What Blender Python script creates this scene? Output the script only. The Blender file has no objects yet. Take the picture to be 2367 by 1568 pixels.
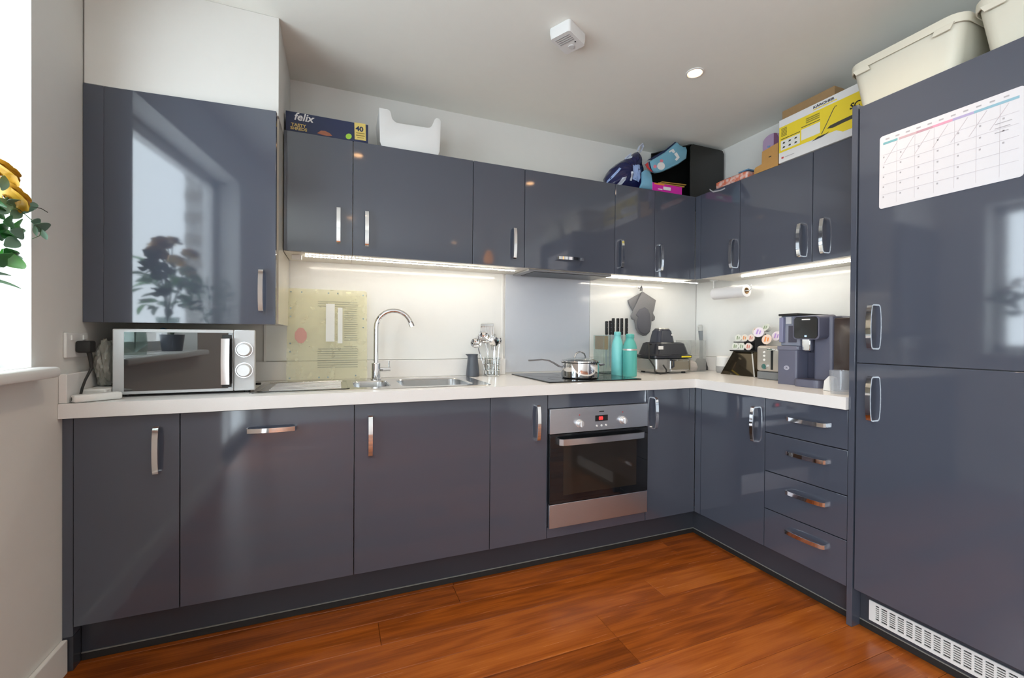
import bpy, bmesh, math, random
from mathutils import Vector, Matrix, noise
from mathutils.bvhtree import BVHTree
random.seed(7)
S = bpy.context.scene
COL = S.collection
PI = math.pi

# ------------------------------------------------------------------ camera
CAM = Vector((0.8596, -2.5265, 1.1549))
YAW, PITCH, ROLL = (math.radians(a) for a in (21.9646, -0.3825, 0.4037))
FPX = 1005.829
FW = Vector((math.sin(YAW) * math.cos(PITCH), math.cos(YAW) * math.cos(PITCH), math.sin(PITCH)))
RT0 = Vector((math.cos(YAW), -math.sin(YAW), 0))
UP0 = RT0.cross(FW)
RT = RT0 * math.cos(ROLL) + UP0 * math.sin(ROLL)
UP = UP0 * math.cos(ROLL) - RT0 * math.sin(ROLL)
cd = bpy.data.cameras.new('camera')
cam = bpy.data.objects.new('camera', cd)
COL.objects.link(cam)
cd.sensor_width = 36.0
cd.lens = FPX / 2367 * 36
cd.clip_start = 0.02
M = Matrix((RT, UP, -FW)).transposed().to_4x4()
M.translation = CAM
cam.matrix_world = M
S.camera = cam

# ------------------------------------------------------------------ light and exposure
S.view_settings.view_transform = 'Standard'
S.view_settings.look = 'None'
S.view_settings.gamma = 1
S.view_settings.use_curve_mapping = False
S.view_settings.exposure = 0.30
w = bpy.data.worlds.new('daylight')
S.world = w
w.use_nodes = True
bg = w.node_tree.nodes['Background']
bg.inputs['Color'].default_value = (0.84, 0.92, 1.0, 1)
bg.inputs['Strength'].default_value = 7.8


def portal(name, loc, rot, sx, sy):
    l = bpy.data.lights.new(name, 'AREA')
    l.shape = 'RECTANGLE'
    l.size, l.size_y = sx, sy
    l.cycles.is_portal = True
    o = bpy.data.objects.new(name, l)
    COL.objects.link(o)
    o.location = loc
    o.rotation_euler = rot
    return o


WY0, WY1, WZ0, WZ1 = -1.95, -0.755, 1.05, 2.20          # kitchen window opening in the left wall
DY0, DY1, DZ1 = -4.90, -2.85, 2.35                      # glazed doors further back in the left wall, added for more daylight
YR = -5.0
portal('window_portal', (-0.212, (WY0 + WY1) / 2, (WZ0 + WZ1) / 2), (0, -PI / 2, 0), WZ1 - WZ0, WY1 - WY0)
portal('added_door_portal', (-0.22, (DY0 + DY1) / 2, DZ1 / 2), (0, -PI / 2, 0), DZ1, DY1 - DY0)

WARM = (1.0, 0.78, 0.55)
LEDC = (1.0, 0.92, 0.78)

# ------------------------------------------------------------------ pixel helpers (photo frame 2367 x 1568)


def ray(u, v):
    return FW + RT * ((u - 1183.5) / FPX) + UP * ((784 - v) / FPX)


def hit(u, v, p0, n):
    d = ray(u, v)
    n = Vector(n)
    return CAM + d * ((Vector(p0) - CAM).dot(n) / d.dot(n))


def hx(u, v, x): return hit(u, v, (x, 0, 0), (1, 0, 0))
def hy(u, v, y): return hit(u, v, (0, y, 0), (0, 1, 0))
def hz(u, v, z): return hit(u, v, (0, 0, z), (0, 0, 1))


# ------------------------------------------------------------------ materials
MATS = {}


def mat(name, col, rough=0.5, metal=0.0, spec=0.5, noise_amt=0.0, noise_scale=20.0, bump=0.0, bump_scale=60.0,
        stretch=None, emit=None, estr=0.0, trans=0.0, ior=1.5, alpha=1.0, coat=0.0, col2=None, sss=0.0):
    if name in MATS:
        return MATS[name]
    m = bpy.data.materials.new(name)
    m.use_nodes = True
    nt = m.node_tree
    b = nt.nodes['Principled BSDF']
    b.inputs['Base Color'].default_value = (*col, 1)
    b.inputs['Roughness'].default_value = rough
    b.inputs['Metallic'].default_value = metal
    b.inputs['Specular IOR Level'].default_value = spec
    b.inputs['IOR'].default_value = ior
    b.inputs['Transmission Weight'].default_value = trans
    b.inputs['Alpha'].default_value = alpha
    b.inputs['Coat Weight'].default_value = coat
    b.inputs['Coat Roughness'].default_value = 0.03
    if emit:
        b.inputs['Emission Color'].default_value = (*emit, 1)
        b.inputs['Emission Strength'].default_value = estr
    tc = nt.nodes.new('ShaderNodeTexCoord')
    mp = nt.nodes.new('ShaderNodeMapping')
    nt.links.new(tc.outputs['Object'], mp.inputs['Vector'])
    if stretch:
        mp.inputs['Scale'].default_value = stretch
    n = nt.nodes.new('ShaderNodeTexNoise')
    n.inputs['Scale'].default_value = noise_scale
    n.inputs['Detail'].default_value = 4
    nt.links.new(mp.outputs['Vector'], n.inputs['Vector'])
    amt = noise_amt if noise_amt else 0.03
    r = nt.nodes.new('ShaderNodeMix')
    r.data_type = 'RGBA'
    c2 = col2 if col2 else tuple(c * (1 - amt) for c in col)
    r.inputs['A'].default_value = (*col, 1)
    r.inputs['B'].default_value = (*c2, 1)
    if col2:
        rp = nt.nodes.new('ShaderNodeValToRGB')
        rp.color_ramp.elements[0].position = 0.42
        rp.color_ramp.elements[1].position = 0.58
        nt.links.new(n.outputs['Fac'], rp.inputs['Fac'])
        nt.links.new(rp.outputs['Color'], r.inputs['Factor'])
    else:
        nt.links.new(n.outputs['Fac'], r.inputs['Factor'])
    nt.links.new(r.outputs['Result'], b.inputs['Base Color'])
    if bump:
        n2 = nt.nodes.new('ShaderNodeTexNoise')
        n2.inputs['Scale'].default_value = bump_scale
        n2.inputs['Detail'].default_value = 3
        nt.links.new(mp.outputs['Vector'], n2.inputs['Vector'])
        bp = nt.nodes.new('ShaderNodeBump')
        bp.inputs['Strength'].default_value = bump
        bp.inputs['Distance'].default_value = 0.004
        nt.links.new(n2.outputs['Fac'], bp.inputs['Height'])
        nt.links.new(bp.outputs['Normal'], b.inputs['Normal'])
    MATS[name] = m
    return m


def thin_glass(name, tint, rough=0.0, film=None, filmfac=0.0, fnoise=0.1):
    """clear sheet: transparent + a little mirror, optionally with a diffuse tint"""
    if name in MATS:
        return MATS[name]
    m = bpy.data.materials.new(name)
    m.use_nodes = True
    nt = m.node_tree
    nt.nodes.clear()
    out = nt.nodes.new('ShaderNodeOutputMaterial')
    t = nt.nodes.new('ShaderNodeBsdfTransparent')
    t.inputs['Color'].default_value = (*tint, 1)
    g = nt.nodes.new('ShaderNodeBsdfGlossy')
    g.inputs['Roughness'].default_value = rough
    fr = nt.nodes.new('ShaderNodeFresnel')
    fr.inputs['IOR'].default_value = 1.45
    ns = nt.nodes.new('ShaderNodeTexNoise')
    ns.inputs['Scale'].default_value = 6
    base = t.outputs[0]
    if film:
        d = nt.nodes.new('ShaderNodeBsdfDiffuse')
        d.inputs['Color'].default_value = (*film, 1)
        tr = nt.nodes.new('ShaderNodeBsdfTranslucent')
        tr.inputs['Color'].default_value = (*film, 1)
        ad = nt.nodes.new('ShaderNodeMixShader')
        ad.inputs[0].default_value = 0.4
        nt.links.new(d.outputs[0], ad.inputs[1])
        nt.links.new(tr.outputs[0], ad.inputs[2])
        mx = nt.nodes.new('ShaderNodeMixShader')
        mm = nt.nodes.new('ShaderNodeMath')
        mm.operation = 'MULTIPLY_ADD'
        mm.inputs[1].default_value = fnoise * 2
        mm.inputs[2].default_value = filmfac - fnoise
        nt.links.new(ns.outputs['Fac'], mm.inputs[0])
        nt.links.new(mm.outputs[0], mx.inputs[0])
        nt.links.new(t.outputs[0], mx.inputs[1])
        nt.links.new(ad.outputs[0], mx.inputs[2])
        base = mx.outputs[0]
    mx2 = nt.nodes.new('ShaderNodeMixShader')
    geo = nt.nodes.new('ShaderNodeNewGeometry')
    ff = nt.nodes.new('ShaderNodeMath'); ff.operation = 'SUBTRACT'; ff.inputs[0].default_value = 1.0
    nt.links.new(geo.outputs['Backfacing'], ff.inputs[1])
    fm = nt.nodes.new('ShaderNodeMath'); fm.operation = 'MULTIPLY'
    nt.links.new(fr.outputs[0], fm.inputs[0]); nt.links.new(ff.outputs[0], fm.inputs[1])
    nt.links.new(fm.outputs[0], mx2.inputs[0])
    nt.links.new(base, mx2.inputs[1])
    nt.links.new(g.outputs[0], mx2.inputs[2])
    nt.links.new(mx2.outputs[0], out.inputs['Surface'])
    MATS[name] = m
    return m


def wood_floor():
    m = bpy.data.materials.new('oak_floor')
    m.use_nodes = True
    nt = m.node_tree
    b = nt.nodes['Principled BSDF']
    L = nt.links.new
    tc = nt.nodes.new('ShaderNodeTexCoord')
    oi = nt.nodes.new('ShaderNodeObjectInfo')
    cmb = nt.nodes.new('ShaderNodeCombineXYZ')
    ml = nt.nodes.new('ShaderNodeMath'); ml.operation = 'MULTIPLY'; ml.inputs[1].default_value = 37.0
    L(oi.outputs['Random'], ml.inputs[0])
    L(ml.outputs[0], cmb.inputs['X']); L(ml.outputs[0], cmb.inputs['Z'])
    ad = nt.nodes.new('ShaderNodeVectorMath'); ad.operation = 'ADD'
    L(tc.outputs['Object'], ad.inputs[0]); L(cmb.outputs[0], ad.inputs[1])
    mp = nt.nodes.new('ShaderNodeMapping')
    mp.inputs['Scale'].default_value = (0.9, 7.0, 1.0)
    L(ad.outputs[0], mp.inputs['Vector'])
    n1 = nt.nodes.new('ShaderNodeTexNoise')
    n1.inputs['Scale'].default_value = 1.6; n1.inputs['Detail'].default_value = 2
    L(mp.outputs[0], n1.inputs['Vector'])
    wv = nt.nodes.new('ShaderNodeMath'); wv.operation = 'MULTIPLY'; wv.inputs[1].default_value = 26.0
    L(n1.outputs['Fac'], wv.inputs[0])
    fr = nt.nodes.new('ShaderNodeMath'); fr.operation = 'SINE'
    L(wv.outputs[0], fr.inputs[0])
    mp2 = nt.nodes.new('ShaderNodeMapping')
    mp2.inputs['Scale'].default_value = (4, 110, 1)
    L(ad.outputs[0], mp2.inputs['Vector'])
    n2 = nt.nodes.new('ShaderNodeTexNoise')
    n2.inputs['Scale'].default_value = 1.5; n2.inputs['Detail'].default_value = 4
    L(mp2.outputs[0], n2.inputs['Vector'])
    a1 = nt.nodes.new('ShaderNodeMath'); a1.operation = 'MULTIPLY_ADD'; a1.inputs[1].default_value = 0.10; a1.inputs[2].default_value = 0.0
    L(fr.outputs[0], a1.inputs[0])
    a2 = nt.nodes.new('ShaderNodeMath'); a2.operation = 'MULTIPLY_ADD'; a2.inputs[1].default_value = 0.42
    L(n2.outputs['Fac'], a2.inputs[0]); L(a1.outputs[0], a2.inputs[2])
    a3 = nt.nodes.new('ShaderNodeMath'); a3.operation = 'MULTIPLY_ADD'; a3.inputs[1].default_value = 0.40
    L(oi.outputs['Random'], a3.inputs[0]); L(a2.outputs[0], a3.inputs[2])
    rp = nt.nodes.new('ShaderNodeValToRGB')
    e = rp.color_ramp.elements
    e[0].position = 0.10; e[0].color = (0.135, 0.030, 0.004, 1)
    e[1].position = 0.80; e[1].color = (0.45, 0.130, 0.017, 1)
    c = e.new(0.45); c.color = (0.30, 0.072, 0.008, 1)
    L(a3.outputs[0], rp.inputs['Fac'])
    L(rp.outputs['Color'], b.inputs['Base Color'])
    rr = nt.nodes.new('ShaderNodeMath'); rr.operation = 'MULTIPLY_ADD'; rr.inputs[1].default_value = 0.15; rr.inputs[2].default_value = 0.17
    L(n2.outputs['Fac'], rr.inputs[0]); L(rr.outputs[0], b.inputs['Roughness'])
    bp = nt.nodes.new('ShaderNodeBump'); bp.inputs['Strength'].default_value = 0.03; bp.inputs['Distance'].default_value = 0.002
    L(n2.outputs['Fac'], bp.inputs['Height']); L(bp.outputs[0], b.inputs['Normal'])
    return m


WHITE_WALL = mat('wall_paint', (0.74, 0.73, 0.70), 0.75, bump=0.04, bump_scale=220)
CEIL = mat('ceiling_paint', (0.84, 0.845, 0.79), 0.85, bump=0.03, bump_scale=180)
TRIMW = mat('white_gloss_paint', (0.80, 0.79, 0.77), 0.3)
CAB = mat('slate_gloss_lacquer', (0.066, 0.076, 0.104), 0.06, spec=0.6, ior=1.65, noise_amt=0.05, noise_scale=2)
CABM = mat('slate_matt_edge', (0.055, 0.058, 0.072), 0.35, noise_amt=0.06)
CARC = mat('cream_carcass', (0.74, 0.70, 0.62), 0.30)
CHROME = mat('chrome', (0.82, 0.82, 0.83), 0.07, 1.0, bump=0.01, bump_scale=4)
STEEL = mat('brushed_steel', (0.62, 0.65, 0.70), 0.36, 1.0, noise_amt=0.12, noise_scale=30, stretch=(1, 1, 40))
SINKS = mat('sink_steel', (0.62, 0.62, 0.62), 0.22, 1.0, noise_amt=0.08, noise_scale=40, stretch=(30, 1, 1))
WTOP = mat('white_laminate', (0.80, 0.79, 0.78), 0.22, noise_amt=0.05, noise_scale=300)
SPLASH = mat('white_glass_panel', (0.82, 0.82, 0.80), 0.12)
GREYGL = mat('grey_glass_panel', (0.56, 0.59, 0.65), 0.10)
PLINTH = mat('plinth_board', (0.040, 0.044, 0.056), 0.25)
BLACK = mat('black_plastic', (0.012, 0.012, 0.013), 0.3)
BLACKG = mat('black_gloss_glass', (0.008, 0.009, 0.011), 0.03)
RUBBER = mat('black_rubber', (0.014, 0.014, 0.014), 0.6)
WPLAS = mat('white_plastic', (0.78, 0.78, 0.77), 0.35)
CREAMP = mat('cream_plastic', (0.70, 0.665, 0.55), 0.4)
LEDM = mat('led_emitter', (1, 1, 1), 0.5, emit=LEDC, estr=42)
DLM = mat('downlight_emitter', (1, 1, 1), 0.5, emit=(1.0, 0.55, 0.24), estr=14)
GLASS = thin_glass('clear_glass', (0.97, 0.985, 0.98))
WGLASS = thin_glass('window_glass', (0.96, 0.98, 0.98))
ACRY = thin_glass('clear_acrylic', (.96, .97, .97), film=(.80, .82, .82), filmfac=.14)
CARD = mat('cardboard', (0.36, 0.22, 0.10), 0.8, noise_amt=0.15, noise_scale=60, bump=0.05)
OAK = wood_floor()

# ------------------------------------------------------------------ mesh helpers
OFF = {}


def bm_new(): return bmesh.new()


def bx(bm, x0, x1, y0, y1, z0, z1, bev=0.0, seg=2):
    x0, x1 = min(x0, x1), max(x0, x1); y0, y1 = min(y0, y1), max(y0, y1); z0, z1 = min(z0, z1), max(z0, z1)
    v = [bm.verts.new(p) for p in ((x0, y0, z0), (x1, y0, z0), (x1, y1, z0), (x0, y1, z0), (x0, y0, z1), (x1, y0, z1), (x1, y1, z1), (x0, y1, z1))]
    fs = [bm.faces.new([v[i] for i in q]) for q in ((3, 2, 1, 0), (4, 5, 6, 7), (0, 1, 5, 4), (1, 2, 6, 5), (2, 3, 7, 6), (3, 0, 4, 7))]
    if bev > 0:
        es = list({e for f in fs for e in f.edges})
        bmesh.ops.bevel(bm, geom=es, offset=bev, segments=seg, affect='EDGES', profile=0.5)
    return bm


def box(x0, x1, y0, y1, z0, z1, bev=0.0, seg=2):
    return bx(bm_new(), x0, x1, y0, y1, z0, z1, bev, seg)


def prism(bm, pts, vec, bev=0.0):
    vec = Vector(vec)
    a = [bm.verts.new(Vector(p)) for p in pts]
    b = [bm.verts.new(Vector(p) + vec) for p in pts]
    n = len(pts)
    fs = [bm.faces.new(a), bm.faces.new(b[::-1])]
    for i in range(n):
        fs.append(bm.faces.new((a[(i + 1) % n], a[i], b[i], b[(i + 1) % n])))
    bmesh.ops.recalc_face_normals(bm, faces=fs)
    if bev:
        es = list({e for f in fs[:2] for e in f.edges})
        bmesh.ops.bevel(bm, geom=es, offset=bev, segments=2, affect='EDGES', profile=0.5)
    return bm


def lathe(bm, prof, seg=28, c=(0, 0), arc=2 * PI):
    rings = []
    for r, z in prof:
        if r < 1e-6:
            rings.append([bm.verts.new((c[0], c[1], z))])
        else:
            rings.append([bm.verts.new((c[0] + r * math.cos(2 * PI * i / seg), c[1] + r * math.sin(2 * PI * i / seg), z)) for i in range(seg)])
    for a, b in zip(rings, rings[1:]):
        for i in range(seg):
            j = (i + 1) % seg
            if len(a) == 1 and len(b) > 1:
                bm.faces.new((a[0], b[j], b[i]))
            elif len(b) == 1 and len(a) > 1:
                bm.faces.new((a[i], a[j], b[0]))
            elif len(a) > 1:
                bm.faces.new((a[i], a[j], b[j], b[i]))
    bmesh.ops.recalc_face_normals(bm, faces=bm.faces[:])
    return bm


def tube(bm, pts, r, seg=10, cap=True):
    pts = [Vector(p) for p in pts]
    rs = r if isinstance(r, (list, tuple)) else [r] * len(pts)
    rings = []
    nrm = None
    for i, p in enumerate(pts):
        t = (pts[min(i + 1, len(pts) - 1)] - pts[max(i - 1, 0)]).normalized()
        if nrm is None:
            nrm = t.orthogonal().normalized()
        else:
            nrm = (nrm - t * nrm.dot(t))
            nrm = nrm.normalized() if nrm.length > 1e-6 else t.orthogonal().normalized()
        bn = t.cross(nrm)
        rings.append([bm.verts.new(p + (nrm * math.cos(2 * PI * k / seg) + bn * math.sin(2 * PI * k / seg)) * rs[i]) for k in range(seg)])
    fs = []
    for a, b in zip(rings, rings[1:]):
        for k in range(seg):
            j = (k + 1) % seg
            fs.append(bm.faces.new((a[k], a[j], b[j], b[k])))
    if cap:
        fs.append(bm.faces.new(rings[0][::-1])); fs.append(bm.faces.new(rings[-1]))
    bmesh.ops.recalc_face_normals(bm, faces=fs)
    return bm


def strap(bm, pts, wdir, w, t):
    """flat bar swept along pts; wdir = width direction"""
    pts = [Vector(p) for p in pts]
    wd = Vector(wdir).normalized()
    rings = []
    for i, p in enumerate(pts):
        tg = (pts[min(i + 1, len(pts) - 1)] - pts[max(i - 1, 0)]).normalized()
        n = tg.cross(wd).normalized()
        rings.append([bm.verts.new(p + wd * (a * w / 2) + n * (b * t / 2)) for a, b in ((-1, -1), (1, -1), (1, 1), (-1, 1))])
    fs = []
    for a, b in zip(rings, rings[1:]):
        for k in range(4):
            j = (k + 1) % 4
            fs.append(bm.faces.new((a[k], a[j], b[j], b[k])))
    fs.append(bm.faces.new(rings[0][::-1])); fs.append(bm.faces.new(rings[-1]))
    bmesh.ops.recalc_face_normals(bm, faces=fs)
    return bm


def rrect(cx, cy, w, h, r, n=5):
    out = []
    for sx, sy, a0 in ((1, 1, 0), (-1, 1, 90), (-1, -1, 180), (1, -1, 270)):
        for i in range(n + 1):
            a = math.radians(a0 + 90 * i / n)
            out.append((cx + sx * (w / 2 - r) + r * math.cos(a), cy + sy * (h / 2 - r) + r * math.sin(a)))
    return out


def loft(bm, loops, cap0=False, cap1=False):
    rings = [[bm.verts.new(p) for p in l] for l in loops]
    n = len(rings[0])
    fs = []
    for a, b in zip(rings, rings[1:]):
        for i in range(n):
            j = (i + 1) % n
            fs.append(bm.faces.new((a[i], a[j], b[j], b[i])))
    if cap0: fs.append(bm.faces.new(rings[0][::-1]))
    if cap1: fs.append(bm.faces.new(rings[-1]))
    bmesh.ops.recalc_face_normals(bm, faces=fs)
    return bm


def blob(bm, c, s, amp=0.15, freq=6, sub=3, seed=0, zmin=None):
    res = bmesh.ops.create_icosphere(bm, subdivisions=sub, radius=1)
    for v in res['verts']:
        p = v.co.copy()
        d = 1 + amp * (noise.noise(p * freq * 0.35 + Vector((seed * 3.1, seed, 0))) + 0.5 * noise.noise(p * freq + Vector((seed, 0, seed))))
        q = Vector((p.x * s[0] * d + c[0], p.y * s[1] * d + c[1], p.z * s[2] * d + c[2]))
        if zmin is not None and q.z < zmin: q.z = zmin
        v.co = q
    return bm


def finish(bm, name, material, ang=0.35):
    me = bpy.data.meshes.new(name)
    bm.normal_update()
    for f in bm.faces: f.smooth = True
    for e in bm.edges:
        if len(e.link_faces) == 2:
            if e.calc_face_angle(0) > ang: e.smooth = False
        else:
            e.smooth = len(e.link_faces) < 2
    bm.to_mesh(me); bm.free()
    if material: me.materials.append(material)
    return me


def reg(o, parent, off=None):
    if parent is not None:
        o.parent = parent
        OFF[o.name] = OFF[parent.name]
    else:
        OFF[o.name] = off if off is not None else Vector((0, 0, 0))


def ob(name, bm, material, parent, ang=0.35, label=None):
    """a part: mesh given in the coordinates of its thing (world for things made with world=True)"""
    bmesh.ops.translate(bm, verts=bm.verts, vec=-OFF[parent.name])
    o = bpy.data.objects.new(name, finish(bm, name, material, ang))
    COL.objects.link(o)
    reg(o, parent)
    if label: o['label'] = label
    return o


def tag(o, label, cat, group=None, kind=None):
    o['label'] = label
    if cat: o['category'] = cat
    if group: o['group'] = group
    if kind: o['kind'] = kind
    return o


def thing(name, label, cat, loc=(0, 0, 0), rotz=0.0, group=None, world=True, kind=None):
    o = bpy.data.objects.new(name, None)
    o.empty_display_size = 0.05
    COL.objects.link(o)
    o.location = loc
    o.rotation_euler = (0, 0, rotz)
    reg(o, None, Vector(loc) if world else Vector((0, 0, 0)))
    return tag(o, label, cat, group, kind)


def solo(name, bm, material, label, cat, loc, group=None, kind=None, ang=0.35):
    """a thing that is one mesh, given in world coordinates, origin at loc"""
    loc = Vector(loc)
    bmesh.ops.translate(bm, verts=bm.verts, vec=-loc)
    o = bpy.data.objects.new(name, finish(bm, name, material, ang))
    COL.objects.link(o)
    o.location = loc
    reg(o, None, loc)
    return tag(o, label, cat, group, kind)


def inst(name, me, parent, loc, rot=(0, 0, 0)):
    o = bpy.data.objects.new(name, me)
    COL.objects.link(o)
    reg(o, parent)
    o.location = Vector(loc) - OFF[parent.name]
    o.rotation_euler = rot
    return o


def text(name, body, size, material, parent, pos, right, up, xscale=1.0, align='LEFT', shear=0.0, bold=0.0):
    cu = bpy.data.curves.new(name, 'FONT')
    cu.body = body; cu.size = size; cu.align_x = align; cu.extrude = 0.0004; cu.shear = shear; cu.offset = bold
    cu.resolution_u = 3
    t = bpy.data.objects.new(name, cu)
    COL.objects.link(t)
    bpy.context.view_layer.update()
    me = bpy.data.meshes.new_from_object(t.evaluated_get(bpy.context.evaluated_depsgraph_get()))
    bpy.data.objects.remove(t)
    me.name = name
    me.materials.clear(); me.materials.append(material)
    R, U = Vector(right).normalized(), Vector(up).normalized()
    N = R.cross(U)
    m4 = Matrix((R * xscale, U, N)).transposed().to_4x4()
    m4.translation = Vector(pos) - OFF[parent.name]
    me.transform(m4)
    o = bpy.data.objects.new(name, me)
    COL.objects.link(o)
    reg(o, parent)
    return o


def mark(name, pix, p0, n, material, parent, depth=0.0007, extra=None):
    """flat print on a plane (p0, n): outline in photo pixels, thin raised layer"""
    n = Vector(n).normalized()
    bm = bm_new()
    polys = pix if isinstance(pix[0][0], (tuple, list)) else [pix]
    for k, pl in enumerate(polys):
        prism(bm, [hit(u, v, p0, n) for u, v in pl], n * depth)
    return ob(name, bm, material, parent)

# ================================================================== the setting
W = 3.373          # right wall
ZC = 2.475         # ceiling
F = -0.60          # door plane, back run
XR = 2.777         # door plane, right run
WT0, WT = 0.868, 0.918


def struct(name, bm, m, label, cat, loc=(0, 0, 0)):
    return solo(name, bm, m, label, cat, loc, kind='structure')


floor = struct('floor', box(-0.25, W + 0.2, YR - 0.2, 0.2, -0.06, -0.012), mat('floor_base', (0.02, 0.01, 0.006), 0.8), 'glossy reddish oak plank floor of the kitchen', 'floor', (1.5, -2.5, -0.06))
PW = 0.142
rowmesh = {}
y = 0.0
k = 0
while y > YR:
    x = -0.02 - random.uniform(0, 1.3)
    while x < W:
        L = random.choice((1.2, 1.5, 1.8))
        x0, x1 = max(x, -0.01), min(x + L, W)
        if x1 - x0 > 0.02:
            key = (round(x1 - x0, 3))
            if key not in rowmesh:
                rowmesh[key] = finish(bx(bm_new(), 0.0006, x1 - x0 - 0.0006, -PW + 0.0005, -0.0005, -0.012, 0.0, 0.0012, 1), 'plank', OAK)
            inst('plank', rowmesh[key], floor, (x0, y, 0))
        x += L
    y -= PW

struct('ceiling', box(-0.25, W + 0.2, YR - 0.2, 0.2, ZC, ZC + 0.12), CEIL, 'smooth off-white kitchen ceiling', 'ceiling', (1.5, -2.5, ZC))
struct('wall_back', box(-0.25, W + 0.2, 0, 0.15, -0.05, ZC), WHITE_WALL, 'white wall behind the sink and hob run', 'wall', (1.6, 0.1, 0))
struct('wall_right', box(W, W + 0.15, YR, 0, -0.05, ZC), WHITE_WALL, 'white wall behind the coffee machine and fridge', 'wall', (W + .1, -2, 0))
bm = bm_new()
T = 0.215
bx(bm, -T, 0, WY1, 0, -0.05, ZC); bx(bm, -T, 0, DY1, WY0, -0.05, ZC); bx(bm, -T, 0, YR, DY0, -0.05, ZC)
bx(bm, -T, 0, DY0, DY1, DZ1, ZC)
bx(bm, -T, 0, WY0, WY1, -0.05, WZ0 - 0.03); bx(bm, -T, 0, WY0, WY1, WZ1, ZC)
struct('wall_left', bm, WHITE_WALL, 'white painted wall with the window, left of the kitchen run', 'wall', (-.1, -2, 0))
struct('wall_rear', box(-T, W + .2, YR - .2, YR, -0.05, ZC), WHITE_WALL, 'white wall of the room behind the viewer', 'wall', (1.6, YR - .1, 0))

# kitchen window: frame, panes, sill
win = thing('window_1', 'bright window with white frame and deep sill in the left wall', 'window', (-0.2, (WY0 + WY1) / 2, WZ0), kind='structure')
bm = bm_new()
fx0, fx1 = -0.205, -0.145
for y0, y1 in ((WY0, WY0 + .06), (WY1 - .06, WY1)):
    bx(bm, fx0, fx1, y0, y1, WZ0, WZ1, 0.004)
for z0, z1 in ((WZ0, WZ0 + .06), (WZ1 - .06, WZ1)):
    bx(bm, fx0, fx1, WY0, WY1, z0, z1, 0.004)
ob('window_frame', bm, TRIMW, win)
for y0, y1 in ((WY0 + .06, WY1 - .06),):
    ob('pane', box(-.178, -.174, y0, y1, WZ0 + .06, WZ1 - .06), WGLASS, win)
bm = bm_new()
bx(bm, -.145, .0, WY0, WY1, WZ0 - .03, WZ0)
bx(bm, 0.0005, .062, WY0 - .03, WY1 + .022, WZ0 - .034, WZ0, 0.012, 4)
ob('window_sill', bm, TRIMW, win)

dw = thing('added_window', 'tall glazed doors added in the left wall behind the viewer for daylight', 'window', (-.2, (DY0 + DY1) / 2, 0), kind='structure')  # unseen second opening, added and sized to fill the room with daylight
bm = bm_new()
ym = (DY0 + DY1) / 2
for y0, y1 in ((DY0, DY0 + .07), (DY1 - .07, DY1), (ym - .05, ym + .05)):
    bx(bm, -.215, -.15, y0, y1, 0, DZ1, 0.004)
for z0, z1 in ((0, .09), (DZ1 - .08, DZ1)):
    bx(bm, -.215, -.15, DY0, DY1, z0, z1, 0.004)
ob('window_frame', bm, TRIMW, dw)
for y0, y1 in ((DY0 + .07, ym - .05), (ym + .05, DY1 - .07)):
    ob('pane', box(-.186, -.182, y0, y1, .09, DZ1 - .08), WGLASS, dw)

struct('baseboard_left', box(0.0002, .018, DY1 + .01, -.601, 0.0, .115, .004), TRIMW, 'white skirting board along the left wall', 'baseboard', (.01, -2, 0))

# brick reveal of the building outside the window (mirrored in the glossy cupboard door)
br = thing('wall_outside', 'pale brick pier of the building outside the window', 'wall', (-.3, -2.1, 0.4), kind='structure')
ob('mortar', box(-.340, -.220, -2.40, -1.965, .4, 2.62), mat('mortar', (.5, .48, .45), .9), br)
BRK = mat('buff_brick', (.42, .38, .33), .85, noise_amt=.35, noise_scale=9)
bmesh_b = finish(box(-.0625, .0575, -.05, .05, -.0325, .0325, .003, 1), 'brick', BRK)
for r in range(29):
    for c in range(2):
        off = (.1125 if r % 2 else 0)
        inst('brick', bmesh_b, br, (-.280, -2.005 - c * .225 - off, .45 + r * .075))

# bulkhead over the boiler cupboard
BY = -0.45
bm = bm_new()
bx(bm, 0.004, .632, BY - .018, -0.0005, 2.067, ZC - .0005, .001, 1)
struct('trim_1', bm, WHITE_WALL, 'white boxed-in bulkhead above the boiler cupboard', 'bulkhead', (.3, -.2, 2.07))

# splashback panels and upstands
bm = bm_new()
bx(bm, .523, 1.812, -.006, -.0005, 1.018, 1.56, .001, 1)
sp = thing('splashback', 'white splashback panel behind the sink', 'splashback', (1.1, -.003, 1.0))
ob('panel', bm, SPLASH, sp)
for x in (.523, 1.812):
    ob('edge_trim', box(x - .006, x + .006, -.009, -.0005, WT + .001, 1.56, .001, 1), TRIMW, sp)
solo('splashback', box(1.832, 2.436, -.007, -.0005, WT + .012, 1.56, .001, 1), GREYGL, 'pale grey glass splashback panel behind the hob', 'splashback', (2.1, 0, 1))
bm = box(2.44, W - .007, -.006, -.0005, 1.018, 1.56, .001, 1)
solo('splashback', bm, SPLASH, 'white splashback panel behind the knife block and oven mitts', 'splashback', (2.9, 0, 1))
solo('splashback', box(W - .006, W - .0005, -1.409, -.008, 1.018, 1.56, .001, 1), SPLASH, 'white splashback panel behind the coffee machine', 'splashback', (W, -.7, 1))
solo('upstand', box(.0225, 1.828, -.022, -.0005 - .009, WT + .0005, 1.016, .002), WTOP, 'low white upstand along the wall behind the sink', 'upstand', (1, -.01, WT))
solo('upstand', box(2.44, W - .023, -.022, -.0005, WT + .0005, 1.016, .002), WTOP, 'low white upstand behind the knife block and grill', 'upstand', (2.9, -.01, WT))
solo('upstand', box(W - .022, W - .0005, -1.409, -.001, WT + .0005, 1.016, .002), WTOP, 'low white upstand behind the toaster and coffee machine', 'upstand', (W, -.7, WT))
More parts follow.
